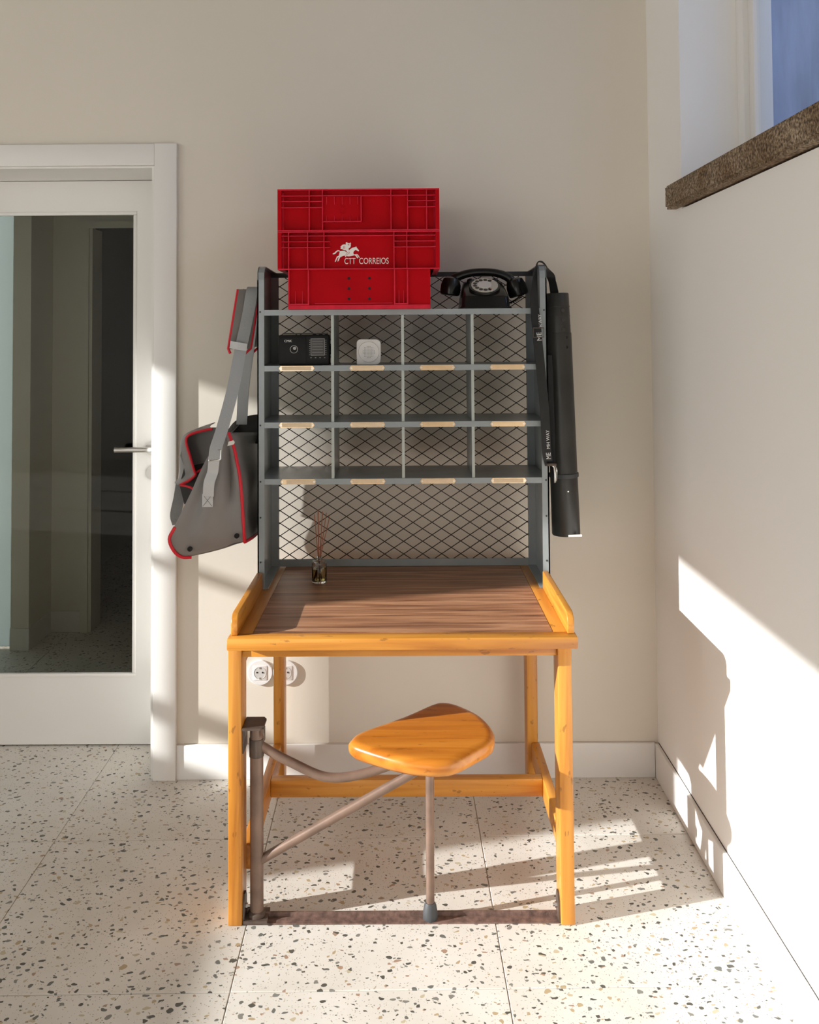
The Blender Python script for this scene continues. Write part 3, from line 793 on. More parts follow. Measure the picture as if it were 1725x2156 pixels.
# ------------------------------------------------------------------ red post crates, one nested in the other
def crate(name, label, zr0, zr1, zb0, vr, hr, low_v=None, handle=False, inset=0.0):
    t = thing(name, (-0.131, 2.84, zb0), label, 'crate', 'red post crates nested on top of the cabinet')
    x0, x1, y0, y1 = -0.3695, 0.1075, 2.672, 3.000
    core = 0.017
    bm = bmesh.new(); th = 0.004
    # ribbed collar: four recessed walls with top and bottom flanges
    bx(bm, x0 + core, x1 - core, y0 + core, y0 + core + th, zr0, zr1); bx(bm, x0 + core, x1 - core, y1 - core - th, y1 - core, zr0, zr1)
    bx(bm, x0 + core, x0 + core + th, y0 + core + th, y1 - core - th, zr0, zr1); bx(bm, x1 - core - th, x1 - core, y0 + core + th, y1 - core - th, zr0, zr1)
    obj('collar', bm, 'crate_red', t)
    def flange(z, h):
        bm = bmesh.new()
        a = core + .004
        bx(bm, x0, x1, y0, y0 + a, z, z + h); bx(bm, x0, x1, y1 - a, y1, z, z + h); bx(bm, x0, x0 + a, y0 + a, y1 - a, z, z + h); bx(bm, x1 - a, x1, y0 + a, y1 - a, z, z + h)
        obj('flange', bm, 'crate_edge_highlight', t)
    flange(zr1 - .0035, .0035); flange(zr0, .0035)
    for xv, za, zb in vr: box('rib', xv - .0014, xv + .0014, y0 + .0008, y0 + core, zr0 + .0035 + za, zr1 - .0035 - zb, 'crate_edge_highlight', t)
    for zh, xa, xb in hr: box('rib', xa, xb, y0 + .0012, y0 + core, zh - .0012, zh + .0012, 'crate_edge_highlight', t)
    for a, b_ in ((x0, x0 + .012), (x1 - .012, x1)): box('corner_post', a, b_, y0 + .0006, y0 + core, zr0 + .0035, zr1 - .0035, 'crate_red', t)
    for s in (x0, x1):
        for yv in (2.72, 2.78, 2.88, 2.94):
            a, b_ = (s + .0008, s + core) if s < 0 else (s - core, s - .0008)
            box('rib', a, b_, yv - .0014, yv + .0014, zr0 + .0035, zr1 - .0035, 'crate_edge_highlight', t)
    # body below the collar
    bm = bmesh.new(); i = inset
    a0, a1, b0, b1 = -0.340 + i, 0.0795 - i, 2.690 + i, 2.982 - i
    bx(bm, a0, a1, b0, b0 + th, zb0, zr0 + .004); bx(bm, a0, a1, b1 - th, b1, zb0, zr0 + .004)
    bx(bm, a0, a0 + th, b0 + th, b1 - th, zb0, zr0 + .004); bx(bm, a1 - th, a1, b0 + th, b1 - th, zb0, zr0 + .004); bx(bm, a0 + th, a1 - th, b0 + th, b1 - th, zb0, zb0 + th)
    obj('body', bm, 'crate_red', t)
    if low_v:
        yf = b0
        for xa, xb in low_v:
            for a, b_, c, d in ((xa, xa + .004, 1.558, zr0), (xb - .004, xb, 1.558, zr0), (xa, xb, 1.554, 1.558)):
                box('rib', a, b_, yf - .009, yf, c, d, 'crate_edge_highlight', t)
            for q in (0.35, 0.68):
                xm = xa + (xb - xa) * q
                bm = bmesh.new(); prism(bm, [(yf, 1.558), (yf - .008, 1.558), (yf - .001, 1.594), (yf, 1.596)], 'X', xm - .001, xm + .001); obj('rib', bm, 'crate_edge_highlight', t)
        box('rib', a0, a1, yf - .006, yf, zb0, zb0 + .012, 'crate_edge_highlight', t)
        box('rib', -0.262, -0.032, yf - .0015, yf, 1.5575, 1.5595, 'crate_edge_highlight', t)
        for xh in (-0.1612, -0.1002):
            for zh in (1.6321, 1.6019, 1.5717):
                lathe_obj('hole', [(0.0042, -.0006), (0.0042, .0002)], (xh, yf, zh), 'black_hole', t, axis='Y', n=14)
    if handle:
        fr = [(-0.237, -0.122, 1.7975, 1.8005), (-0.1245, -0.1215, 1.8005, 1.876)]
        for xa, xb, za, zb in fr: box('handle_frame', xa, xb, y0 - .001, y0 + core, za, zb, 'crate_edge_highlight', t)
        box('handle_plate', -0.237, -0.1245, y0 + .008, y0 + core, 1.8005, 1.8735, 'crate_red', t)
        for q in range(5):
            xq = -0.225 + q * .023
            bm = bmesh.new(); prism(bm, [(y0 + .008, 1.873), (y0 + .003, 1.873), (y0 + .0075, 1.850)], 'X', xq - .0008, xq + .0008); obj('rib', bm, 'crate_edge_highlight', t)
            bm = bmesh.new(); prism(bm, [(y0 + .008, 1.8005), (y0 + .003, 1.8005), (y0 + .0075, 1.818)], 'X', xq - .0008, xq + .0008); obj('rib', bm, 'crate_edge_highlight', t)
        bm = bmesh.new(); ring_prof(bm, [(0.010, 0), (0.010, -.0015), (0.008, -.0015), (0.008, 0)], (-0.179, y0 + .008, 1.832), 20, 'Y'); obj('mould_mark', bm, 'crate_red', t, smooth=40)
        box('mould_mark', -0.187, -0.171, y0 + .0065, y0 + .008, 1.845, 1.847, 'crate_red', t)
    return t
X0r, X1r = -0.3685, 0.1065
crate_low = crate('post_crate', 'lower red plastic crate with the white horse rider emblem, on the cabinet', 1.6575, 1.7705, 1.5412,
    [(-0.337, 0, 0), (-0.281, 0, 0), (-0.233, 0, 0), (-0.027, 0, 0), (0.011, 0, 0)],
    [(1.757, X0r, X1r), (1.740, X0r, -0.215), (1.7228, X0r, -0.215), (1.740, -0.027, X1r), (1.7228, -0.027, X1r)],
    low_v=[(-0.340, -0.278), (-0.028, 0.014)])
crate_up = crate('post_crate', 'upper red plastic crate with plain ribbed rim and square handle, nested in the lower', 1.7712, 1.8955, 1.590,
    [(-0.276, 0, 0), (-0.237, 0, 0), (-0.035, 0, 0), (0.014, 0, 0), (0.070, 0, 0)],
    [(1.8755, X0r, X1r), (1.8591, X0r, -0.237), (1.8412, X0r, -0.237), (1.8591, 0.014, X1r), (1.8412, 0.014, X1r)],
    handle=True, inset=0.014)
# emblem and lettering on the lower crate
YL = 2.672 + .017
lx0_, lz1_, ls = -0.2230, 1.7536, 0.0001139 * 1.0
def LP(u, v):     # emblem drawing units -> crate wall
    return (-0.2232 + u * 0.00011345, 1.7534 - v * 0.00011345)
def emblem(name, pts, mat='logo_white', y=0.0):
    bm = bmesh.new(); P = [LP(*p) for p in pts]
    vs = [bm.verts.new((p[0], YL - .0006 - y, p[1])) for p in P]
    for t in tessellate_polygon([[Vector((p[0], p[1], 0)) for p in P]]): bm.faces.new([vs[i] for i in t])
    return obj(name, bm, mat, crate_low)
emblem('emblem_horse', [(125, 425), (150, 405), (185, 390), (215, 355), (255, 332), (295, 335), (325, 352), (390, 345), (440, 352), (490, 385), (520, 400), (550, 370), (560, 330), (610, 290), (660, 265), (720, 252), (748, 235), (752, 262), (775, 290), (818, 345), (800, 366), (770, 345), (725, 328), (690, 350), (668, 390), (670, 420), (685, 445), (740, 440), (775, 495), (795, 540), (765, 545), (735, 495), (705, 465), (640, 480), (560, 495), (490, 488), (470, 470), (400, 480), (345, 508), (322, 520), (280, 620), (250, 628), (268, 560), (290, 515), (262, 525), (235, 570), (212, 630), (183, 632), (205, 570), (240, 495), (290, 475), (305, 400), (318, 365), (270, 358), (235, 382), (200, 425), (160, 440), (130, 436)])
emblem('emblem_foreleg', [(745, 432), (775, 440), (812, 485), (835, 530), (815, 532), (790, 490), (758, 460)])
emblem('emblem_rider', [(470, 150), (480, 128), (510, 128), (522, 148), (575, 150), (600, 132), (608, 165), (600, 190), (606, 215), (585, 265), (545, 290), (550, 330), (560, 370), (545, 420), (505, 455), (478, 470), (478, 512), (455, 512), (452, 475), (490, 425), (512, 400), (490, 350), (470, 335), (430, 335), (395, 315), (345, 295), (330, 275), (352, 265), (330, 240), (352, 228), (375, 195), (430, 182), (480, 185)], y=.0006)
for pts in ([(515, 195), (545, 178), (575, 200), (555, 205)], [(410, 230), (420, 232), (412, 295), (400, 295)], [(440, 222), (450, 224), (455, 290), (440, 298)],
            [(470, 345), (478, 340), (520, 400), (480, 448), (468, 470), (462, 465), (475, 440), (508, 402)], [(548, 372), (556, 374), (566, 410), (500, 470), (488, 475), (555, 408)]):
    emblem('emblem_line', pts, 'logo_line', y=.0012)
text('lettering', 'CTT', 0.0258, 'logo_white', crate_low, facing(-0.1745, YL - .0006, 1.6747), sx=0.68)
text('lettering', 'CORREIOS', 0.0258, 'logo_white', crate_low, facing(-0.1310, YL - .0006, 1.6747), sx=0.72)

# ------------------------------------------------------------------ rotary telephone
ph = thing('rotary_telephone', (0.246, 2.80, 1.5406), 'black rotary dial telephone with handset on its cradle and coiled cord', 'telephone')
bm = bmesh.new(); rings = []
def body_ring(z, xh, y0, y1, n=8):
    """rounded rectangle"""
    r = 0.016; out = []
    for cx_, cy_, a0 in ((xh - r, y1 - r, 0), (-xh + r, y1 - r, PI / 2), (-xh + r, y0 + r, PI), (xh - r, y0 + r, 1.5 * PI)):
        for k in range(5): a = a0 + k * PI / 8; out.append((0.246 + cx_ + r * math.cos(a), cy_ + r * math.sin(a), z))
    return out
prof = [(1.5406, .078, 2.712, 2.905), (1.5436, .0785, 2.7115, 2.9055), (1.548, .0725, 2.715, 2.900), (1.575, .0700, 2.718, 2.895), (1.580, .0690, 2.722, 2.893), (1.604, .0650, 2.772, 2.885), (1.622, .0600, 2.812, 2.875), (1.628, .0555, 2.824, 2.868)]
for z, xh, a, b_ in prof: rings.append([bm.verts.new(p) for p in body_ring(z, xh, a, b_)])
for a, b_ in zip(rings, rings[1:]):
    for k in range(20): bm.faces.new((a[k], a[(k + 1) % 20], b_[(k + 1) % 20], b_[k]))
bm.faces.new(rings[0]); bm.faces.new(rings[-1])
obj('body', bm, 'phone_black', ph, smooth=50)
# dial on the sloped front
dn = Vector((0, -0.54, 0.84)).normalized(); dc = Vector((0.246, 2.760, 1.6095)); du = Vector((1, 0, 0)); dv_ = du.cross(dn) * -1
def dial_disc(name, r, h0, h1, mat, parent, n=36, cc=None):
    bm = bmesh.new(); A, B = [], []
    for k in range(n):
        a = 2 * PI * k / n; q = (cc or dc) + du * (r * math.cos(a)) + dv_ * (r * math.sin(a))
        A.append(bm.verts.new(q + dn * h0)); B.append(bm.verts.new(q + dn * h1))
    for k in range(n): bm.faces.new((A[k], A[(k + 1) % n], B[(k + 1) % n], B[k]))
    bm.faces.new(A); bm.faces.new(B)
    return obj(name, bm, mat, parent, smooth=40)
dial_disc('dial_base', 0.047, -.012, 0.002, 'phone_black', ph)
dl = dial_disc('dial', 0.0405, 0.002, 0.0052, 'dial_clear', ph)
for k in range(10):
    a = math.radians(55 + k * 27)
    dial_disc('finger_hole', 0.0062, 0.0050, 0.0057, 'phone_black', dl, 14, dc + du * (.0300 * math.cos(a)) + dv_ * (.0300 * math.sin(a)))
dial_disc('dial_centre', 0.0208, 0.0052, 0.0068, 'dial_card', dl)
a = math.radians(-62); p0 = dc + du * (.026 * math.cos(a)) + dv_ * (.026 * math.sin(a)); p1 = dc + du * (.041 * math.cos(a)) + dv_ * (.041 * math.sin(a))
tube_obj('finger_stop', [p0 + dn * .0085, p1 + dn * .0085, p1 + dn * .001], 0.0013, 'steel', dl, n=8)
for sx in (-1, 1):
    lathe_obj('cradle', [(0.011, -.004), (0.0125, 0.006), (0.010, 0.013), (0.004, 0.0155)], (0.246 + sx * .037, 2.828, 1.622), 'phone_black', ph)
# handset
HY = 2.842
hpts = bez([(0.146, HY, 1.622), (0.162, HY, 1.640), (0.203, HY, 1.6545), (0.246, HY, 1.6585), (0.292, HY, 1.6545), (0.328, HY, 1.640), (0.348, HY, 1.616)], 5)
bm = bmesh.new(); n = len(hpts)
tube(bm, hpts, [0.016 - .004 * math.sin(PI * i / (n - 1)) for i in range(n)], 14)
hs = obj('handset', bm, 'phone_black', ph, smooth=50)
for (cx_, cz_, dx_, dz_) in ((0.1485, 1.622, -0.12, -1), (0.350, 1.617, 0.30, -1)):
    d = Vector((dx_, 0, dz_)).normalized(); c = Vector((cx_, HY - .004, cz_))
    bm = bmesh.new(); tube(bm, [c - d * .022, c - d * .016, c + d * .004, c + d * .022, c + d * .033, c + d * .036], [.014, .025, .031, .0315, .030, .025], 22)
    obj('earpiece' if cx_ < .2 else 'mouthpiece', bm, 'phone_black', hs, smooth=40)
coil = []
for k in range(0, 200):
    t = k / 199; base_ = Vector((0.3585 + .006 * math.sin(t * PI), HY + .002, 1.640)).lerp(Vector((0.332, 2.90, 1.560)), t)
    base_.x += 0.026 * math.sin(t * PI); base_.z -= .010 * math.sin(t * PI)
    a = t * 2 * PI * 17
    coil.append(base_ + Vector((math.cos(a) * .0062, math.sin(a) * .0062, .2 * .0062 * math.sin(a))))
bm = bmesh.new(); tube(bm, coil, 0.0016, 6); obj('coiled_cord', bm, 'phone_black', ph, smooth=True)

# ------------------------------------------------------------------ radio and small box in the top pigeonholes
Z1 = 1.3757
ra = thing('pocket_radio', (-0.297, 2.74, Z1), 'black portable radio with dial window in the top left pigeonhole', 'radio')
box('body', -0.3735, -0.2220, 2.716, 2.760, Z1, 1.4665, 'radio_black', ra, bevel=0.005)
fr_ = box('front_panel', -0.3700, -0.2915, 2.7135, 2.7165, 1.3815, 1.4600, 'radio_black', ra, bevel=0.0012); MATS['radio_black']
bm = bmesh.new(); ring_prof(bm, [(0.0118, 0), (0.0118, -.0016), (0.0104, -.0016), (0.0104, 0)], (-0.3270, 2.7137, 1.4235), 24, 'Y'); obj('speaker_ring', bm, 'print_grey', fr_, smooth=40)
lathe_obj('speaker_badge', [(0.0048, -.0012), (0.0048, 0)], (-0.3250, 2.7137, 1.4265), 'print_grey', fr_, axis='Y')
text('lettering', 'CMiK', 0.0098, 'print_white', fr_, facing(-0.3560, 2.7130, 1.4450))
dw = box('dial_window', -0.2760, -0.2365, 2.7140, 2.7162, 1.4060, 1.4540, 'radio_glass', ra)
for a in ((-0.2768, -0.2357, 1.4540, 1.4550), (-0.2768, -0.2357, 1.4050, 1.4060), (-0.2768, -0.2758, 1.4060, 1.4540), (-0.2367, -0.2357, 1.4060, 1.4540)):
    box('window_trim', a[0], a[1], 2.7130, 2.7160, a[2], a[3], 'print_grey', dw)
for k in range(5): box('scale_line', -0.2725, -0.2405, 2.7134, 2.7141, 1.4140 + k * .0082, 1.4146 + k * .0082, 'print_grey', dw)
for k in range(8):
    for xq in (-0.2815, -0.2335): box('scale_mark', xq, xq + .0026, 2.7154, 2.7162, 1.4060 + k * .0062, 1.4074 + k * .0062, 'print_grey', ra)
for k in range(4): box('scale_mark', -0.2785 + k * .0135, -0.2745 + k * .0135, 2.7154, 2.7162, 1.3975, 1.3988, 'print_grey', ra)
for xq, w in ((-0.272, .009), (-0.253, .009), (-0.236, .008)): box('button', xq, xq + w, 2.722, 2.744, 1.4660, 1.4690, 'radio_black', ra, bevel=.001)
lathe_obj('tuning_wheel', [(0.013, 0), (0.0135, .0015), (0.0135, .0045), (0.013, .006)], (-0.2235, 2.738, 1.421), 'radio_black', ra, axis='X')
antenna = tube_obj('antenna', [(-0.366, 2.757, 1.470), (-0.230, 2.757, 1.470)], 0.0022, 'steel', ra, n=8)

cb = thing('chime_box', (-0.1055, 2.75, Z1), 'small light grey box with round perforated speaker in the top row', 'speaker')
def rrect(x0, x1, z0, z1, rad):
    out = []
    for cx_, cz_, a0, r in ((x1, z1, 0, rad[0]), (x0, z1, PI / 2, rad[1]), (x0, z0, PI, rad[2]), (x1, z0, 1.5 * PI, rad[3])):
        sx = -1 if cx_ == x1 else 1; sz = -1 if cz_ == z1 else 1
        for k in range(6):
            a = a0 + k * PI / 10; out.append((cx_ + sx * r + r * math.cos(a), cz_ + sz * r + r * math.sin(a)))
    return out
prism_obj('shell', rrect(-0.1418, -0.0690, Z1, 1.4520, (.016, .012, .003, .016)), 'Y', 2.738, 2.764, 'plastic_grey', cb, bevel=.0015)
gr = lathe_obj('speaker_grille', [(0.0315, -.0005), (0.0305, -.0022), (0.0285, -.0012), (0.0, -.0012)], (-0.1055, 2.738, 1.4135), 'plastic_grey', cb, axis='Y', n=40, sm=25)
for i in range(-4, 5):
    for j in range(-4, 5):
        if i * i + j * j <= 18: lathe_obj('perforation', [(0.0010, -.0016), (0.0010, -.0006)], (-0.1055 + i * .0042, 2.738, 1.4135 + j * .0042), 'black_hole', gr, axis='Y', n=6, sm=False)

# ------------------------------------------------------------------ reed diffuser on the desk
rd = thing('reed_diffuser', (-0.260, 2.777, ZT + .0006), 'small glass reed diffuser with amber oil standing on the desk top', 'diffuser')
c = (-0.260, 2.777, ZT + .0008)
bm = bmesh.new()
outer = [(0.0205, 0.0), (0.0225, 0.002), (0.0225, 0.058), (0.0205, 0.0635), (0.0085, 0.066), (0.0080, 0.073), (0.0090, 0.0745), (0.0090, 0.0785)]
inner = [(0.0068, 0.0785), (0.0066, 0.066), (0.0190, 0.0615), (0.0200, 0.057), (0.0200, 0.0075), (0.0190, 0.006)]
lathe(bm, outer + inner, c, 28); obj('bottle', bm, 'bottle_glass', rd, smooth=35)
lathe_obj('oil', [(0.0188, 0.0066), (0.0197, 0.008), (0.0197, 0.0405), (0.0196, 0.0408)], c, 'oil', rd)
for a, r1, h in ((0.3, .008, .212), (1.2, .022, .207), (2.2, .010, .216), (3.1, .016, .203), (4.4, .010, .214), (5.4, .034, .210), (0.0, .030, .196)):
    b0 = Vector(c) + Vector((-math.cos(a) * .010 - .004, -math.sin(a) * .008, .0085)); t1 = Vector(c) + Vector((math.cos(a) * r1 + .002, math.sin(a) * r1 * .6, h))
    # keep every reed inside the neck
    m_ = Vector(c) + Vector((math.cos(a) * .003, math.sin(a) * .003, .072))
    bm = bmesh.new(); tube(bm, [b0, m_, t1], 0.0013, 6); obj('reed', bm, 'reed', rd)

# ------------------------------------------------------------------ wall sockets
for xc, lab in ((-0.4855, 'round white wall socket left of the rear desk leg'), (-0.4015, 'round white wall socket half hidden behind the rear desk leg')):
    s_ = thing('wall_socket', (xc, YB, 0.346), lab, 'socket', 'wall sockets under the desk')
    lathe_obj('cover_plate', [(0.0410, -.0002), (0.0410, -.0055), (0.0395, -.0075), (0.0, -.0075)], (xc, YB, 0.346), 'plastic_white', s_, axis='Y', n=48, sm=30)
    ins = prism_obj('socket_insert', rrect(xc - .0235, xc + .0235, 0.3225, 0.3695, (.003,) * 4), 'Y', YB - .0088, YB - .0072, 'plastic_white', s_, bevel=.0005)
    bm = bmesh.new(); lathe(bm, [(0.0205, -.0088), (0.0205, -.0095), (0.0192, -.0095), (0.0190, -.0089), (0.0, -.0089)], (xc, YB, 0.346), 32, 'Y'); obj('well', bm, 'socket_well', ins, smooth=30)
    for dx in (-.0092, .0092): lathe_obj('pin_hole', [(0.0028, -.0099), (0.0028, -.0088)], (xc + dx, YB, 0.3475), 'black_hole', ins, axis='Y', n=12)
    for dz in (-.0175, .0165): box('earth_clip', xc - .0022, xc + .0022, YB - .0102, YB - .0090, 0.346 + dz - .003, 0.346 + dz + .003, 'steel', ins)

# ------------------------------------------------------------------ grey post bag hanging on the left side of the cabinet
bag = thing('shoulder_bag', (-0.59, 2.86, 0.80), 'grey post bag with red piping hanging by its strap left of the cabinet', 'bag')
Lp = [(-0.5378, 1.1626), (-0.5684, 1.1194), (-0.5924, 1.0714), (-0.6144, 1.0187), (-0.6441, 0.9563), (-0.6748, 0.8863), (-0.6623, 0.8507), (-0.6346, 0.8295)]
Rp = [(-0.5128, 1.1837), (-0.4955, 1.1415), (-0.4849, 1.1002), (-0.4762, 1.0619), (-0.4694, 1.0043), (-0.4646, 0.9371), (-0.4627, 0.8958), (-0.4627, 0.8727)]
YN = [2.665, 2.655, 2.647, 2.64, 2.635, 2.632, 2.635, 2.642]
def edge_near(Q): return bez([Vector((x, y, z)) for (x, z), y in zip(Q, YN)], 4)
eL, eR = edge_near(Lp), edge_near(Rp)
# gusset facing the room
bm = bmesh.new(); W_ = 14; grid = []
for i, (a, b_) in enumerate(zip(eL, eR)):
    t = i / (len(eL) - 1); row = []
    for k in range(W_ + 1):
        s_ = k / W_; p = a.lerp(b_, s_)
        # pulled in at the top middle, folds radiating from the strap patch
        bul = math.sin(s_ * PI)
        fold = 0.026 * math.exp(-((s_ - .74 - .1 * t) / .08) ** 2) * math.sin(min(1, t * 1.5) * PI * .9) + 0.010 * math.exp(-((s_ - .24) / .08) ** 2) * math.sin(t * PI) - .009 * math.exp(-((s_ - .47) / .13) ** 2) * math.sin(max(0, t - .25) / .75 * PI)
        dz = -0.004 * bul * (t > .95)
        row.append(bm.verts.new((p.x, p.y + fold - 0.010 * bul * t * (1 - t) * 2, p.z + dz)))
    grid.append(row)
for a, b_ in zip(grid, grid[1:]):
    for k in range(W_): bm.faces.new((a[k], a[k + 1], b_[k + 1], b_[k]))
# right broad side (towards the cabinet) and left side, bottom, far end
YFAR = 2.985
def side(edge, far):
    rows = []
    for i, p in enumerate(edge):
        q = far(i / (len(edge) - 1), p); r_ = []
        for k in range(9):
            s_ = k / 8; v = p.lerp(q, s_); wv = 0.006 * math.sin(s_ * PI) * math.sin(i * .5 + s_ * 3)
            r_.append(bm.verts.new((v.x + wv, v.y, v.z)))
        rows.append(r_)
    for a, b_ in zip(rows, rows[1:]):
        for k in range(8): bm.faces.new((a[k], a[k + 1], b_[k + 1], b_[k]))
    return rows
rowsR = side(eR, lambda t, p: Vector((max(p.x, -0.50) * .3 + -0.452 * .7, YFAR, 0.842 + (1.150 - 0.842) * (1 - t))))
rowsL = side(eL, lambda t, p: Vector((p.x + .004, YFAR, p.z + .02 * (1 - t))))
bt = [rowsL[-1], rowsR[-1]]
for k in range(8): bm.faces.new((rowsL[-1][k], rowsL[-1][k + 1], rowsR[-1][k + 1], rowsR[-1][k]))
for a, b_ in zip(range(len(rowsL)), range(1, len(rowsL))): bm.faces.new((rowsL[a][8], rowsR[a][8], rowsR[b_][8], rowsL[b_][8]))
seam = [v.co + Vector((.0015, -.001, -.0005)) for v in rowsR[-1]]
bmesh.ops.remove_doubles(bm, verts=bm.verts[:], dist=0.0004)
body = obj('body', bm, 'bag_grey', bag, smooth=60)
sm = body.modifiers.new('cloth', 'SOLIDIFY'); sm.thickness = 0.0025; sm.offset = -1
# dark inside rising behind, then the open flap
bm = bmesh.new()
pl = [(-0.575, 2.955, 1.150), (-0.548, 2.96, 1.186), (-0.520, 2.965, 1.200), (-0.480, 2.97, 1.208), (-0.452, 2.975, 1.205)]
lo_ = [(-0.560, 2.90, 1.13), (-0.540, 2.90, 1.14), (-0.515, 2.905, 1.12), (-0.480, 2.92, 1.12), (-0.455, 2.93, 1.12)]
A = [bm.verts.new(p) for p in bez(pl, 4)]; B = [bm.verts.new(p) for p in bez(lo_, 4)]
for k in range(len(A) - 1): bm.faces.new((A[k], A[k + 1], B[k + 1], B[k]))
bk = obj('back_flap', bm, 'bag_inner', bag, smooth=True); bk.modifiers.new('cloth', 'SOLIDIFY').thickness = 0.003
cA = [(-0.588, 2.80, 1.181), (-0.632, 2.80, 1.172), (-0.662, 2.80, 1.160), (-0.668, 2.80, 1.140), (-0.656, 2.80, 1.098), (-0.644, 2.80, 1.056), (-0.640, 2.80, 1.042), (-0.658, 2.80, 1.025), (-0.687, 2.80, 1.011)]
cB = [(-0.615, 2.97, 1.185), (-0.655, 2.97, 1.172), (-0.700, 2.97, 1.150), (-0.722, 2.97, 1.115), (-0.730, 2.97, 1.070), (-0.731, 2.97, 1.035), (-0.733, 2.97, 1.015), (-0.735, 2.97, 1.005), (-0.738, 2.97, 0.998)]
bm = bmesh.new(); A, B = bez(cA, 4), bez(cB, 4); rows = []
for i, (a, b_) in enumerate(zip(A, B)):
    rows.append([bm.verts.new(a.lerp(b_, k / 6) + Vector((-.012 * math.sin(k / 6 * PI), 0, 0))) for k in range(7)])
for a, b_ in zip(rows, rows[1:]):
    for k in range(6): bm.faces.new((a[k], a[k + 1], b_[k + 1], b_[k]))
fp = obj('flap', bm, 'bag_grey', bag, smooth=True); fp.modifiers.new('cloth', 'SOLIDIFY').thickness = 0.003
tube_obj('piping', A, 0.0042, 'bag_red', fp, n=8)
# dark lining seen in the opening
prism_obj('lining', [(-0.560, 1.178), (-0.640, 1.178), (-0.690, 1.155), (-0.703, 1.09), (-0.690, 1.055), (-0.590, 1.075)], 'Y', 2.868, 2.871, 'bag_grey', bag)
prism_obj('lining', [(-0.590, 1.0749), (-0.690, 1.0549), (-0.705, 1.00), (-0.690, 0.94), (-0.640, 0.93), (-0.59, 1.03)], 'Y', 2.868, 2.871, 'bag_inner', bag)
tube_obj('piping', bez([(-0.642, 2.806, 1.046), (-0.620, 2.815, 1.058), (-0.600, 2.82, 1.070)], 4), 0.0036, 'bag_red', bag, n=8)
tube_obj('piping', bez([(-0.687, 2.80, 1.011), (-0.655, 2.79, 1.006), (-0.628, 2.775, 0.994)], 4), 0.0036, 'bag_red', bag, n=8)
# piping along the seams of the body
tube_obj('piping', [p + Vector((.001, -.002, 0)) for p in eR], 0.0046, 'bag_red', body, n=8)
tube_obj('piping', seam, 0.0046, 'bag_red', body, n=8)
tube_obj('piping', bez([(-0.6604, 2.633, 0.9179), (-0.6757, 2.63, 0.8844), (-0.6623, 2.632, 0.8498), (-0.6413, 2.638, 0.8315), (-0.6144, 2.642, 0.8295)], 5), 0.0046, 'bag_red', body, n=8)
for (x, z) in ((-0.6172, 0.8555), (-0.4828, 0.892)):
    e_ = lathe_obj('eyelet', [(0.0068, 0.004), (0.0072, -.003), (0.0045, -.004), (0.0038, -.0015), (0.0, -.0015)], (x, 2.633, z), 'black_hole', body, axis='Y', n=16)
# white zip pull at the top of the seam
prism_obj('zip_pull', [(-0.5097, 1.1483), (-0.4915, 1.1531), (-0.4886, 1.1589), (-0.4924, 1.1646), (-0.5059, 1.1608)], 'Y', 2.632, 2.637, 'tag_white', body)
# strap: patch, lower webbing, buckle, long strap
box('strap_patch', -0.5787, -0.548, 2.617, 2.621, 0.9776, 1.015, 'webbing_light', bag)
for q in (1, -1):
    a, b_ = Vector((-0.5767, 2.6162, 0.9796 if q > 0 else 1.0130)), Vector((-0.5500, 2.6162, 1.0130 if q > 0 else 0.9796))
    tube_obj('stitch', [a, b_], 0.0006, 'bag_grey', bag, n=5)
ribbon('lower_webbing', [(-0.5604, 2.614, 1.0093), (-0.5565, 2.608, 1.0477), (-0.5479, 2.614, 1.0764), (-0.5431, 2.606, 1.1053), (-0.5392, 2.606, 1.136)], (1, 0, -.12), 0.031, 0.004, 'webbing_light', bag)
tube_obj('buckle', [(-0.5565, 2.602, 1.1101), (-0.5239, 2.602, 1.1139), (-0.5219, 2.602, 1.1417), (-0.5536, 2.602, 1.1398), (-0.5565, 2.602, 1.1101)], 0.0019, 'steel', bag, n=8)
ribbon('strap', [(-0.5382, 2.6, 1.1149), (-0.5354, 2.602, 1.1485), (-0.5216, 2.6244, 1.2028), (-0.5008, 2.6699, 1.3089), (-0.4872, 2.7156, 1.4186), (-0.472, 2.765, 1.53), (-0.463, 2.776, 1.596), (-0.461, 2.8, 1.613), (-0.463, 2.824, 1.596), (-0.48, 2.85, 1.46), (-0.508, 2.9, 1.31), (-0.523, 2.94, 1.18)],
       [(1, .25, 0)] * 8 + [(1, -.2, 0)] * 4, 0.036, 0.003, 'webbing', bag)
def pad(name, c0, c1, w, y0, y1):
    p = ribbon(name, [(c0[0], y0, c0[1]), ((c0[0] + c1[0]) / 2, (y0 + y1) / 2, (c0[1] + c1[1]) / 2), (c1[0], y1, c1[1])], (1, .25, 0), w, 0.007, 'bag_grey', bag)
    for s_ in (-1, 1):
        d = Vector((1, .25, 0)).normalized() * (w / 2 * s_)
        ed = [Vector((c0[0], y0, c0[1])) + d, Vector((c1[0], y1, c1[1])) + d]
        if s_ < 0: ed.append(Vector((c1[0], y1, c1[1])) + d * .82 + Vector((0, 0, -.014)))
        else: ed.append(Vector((c1[0], y1, c1[1])) + d * .45 + Vector((0, 0, -.016)))
        tube_obj('piping', ed, 0.0042, 'bag_red', p, n=8)
pad('shoulder_pad', (-0.4745, 1.606), (-0.4930, 1.426), 0.066, 2.792, 2.735)
pad('shoulder_pad', (-0.4745, 1.604), (-0.4860, 1.43), 0.064, 2.812, 2.862)
ribbon('keeper_loop', [(-0.5153, 2.705, 1.4393), (-0.4916, 2.706, 1.4344), (-0.4678, 2.718, 1.4304)], (0.12, 0, 1), 0.022, 0.0025, 'webbing_light', bag)
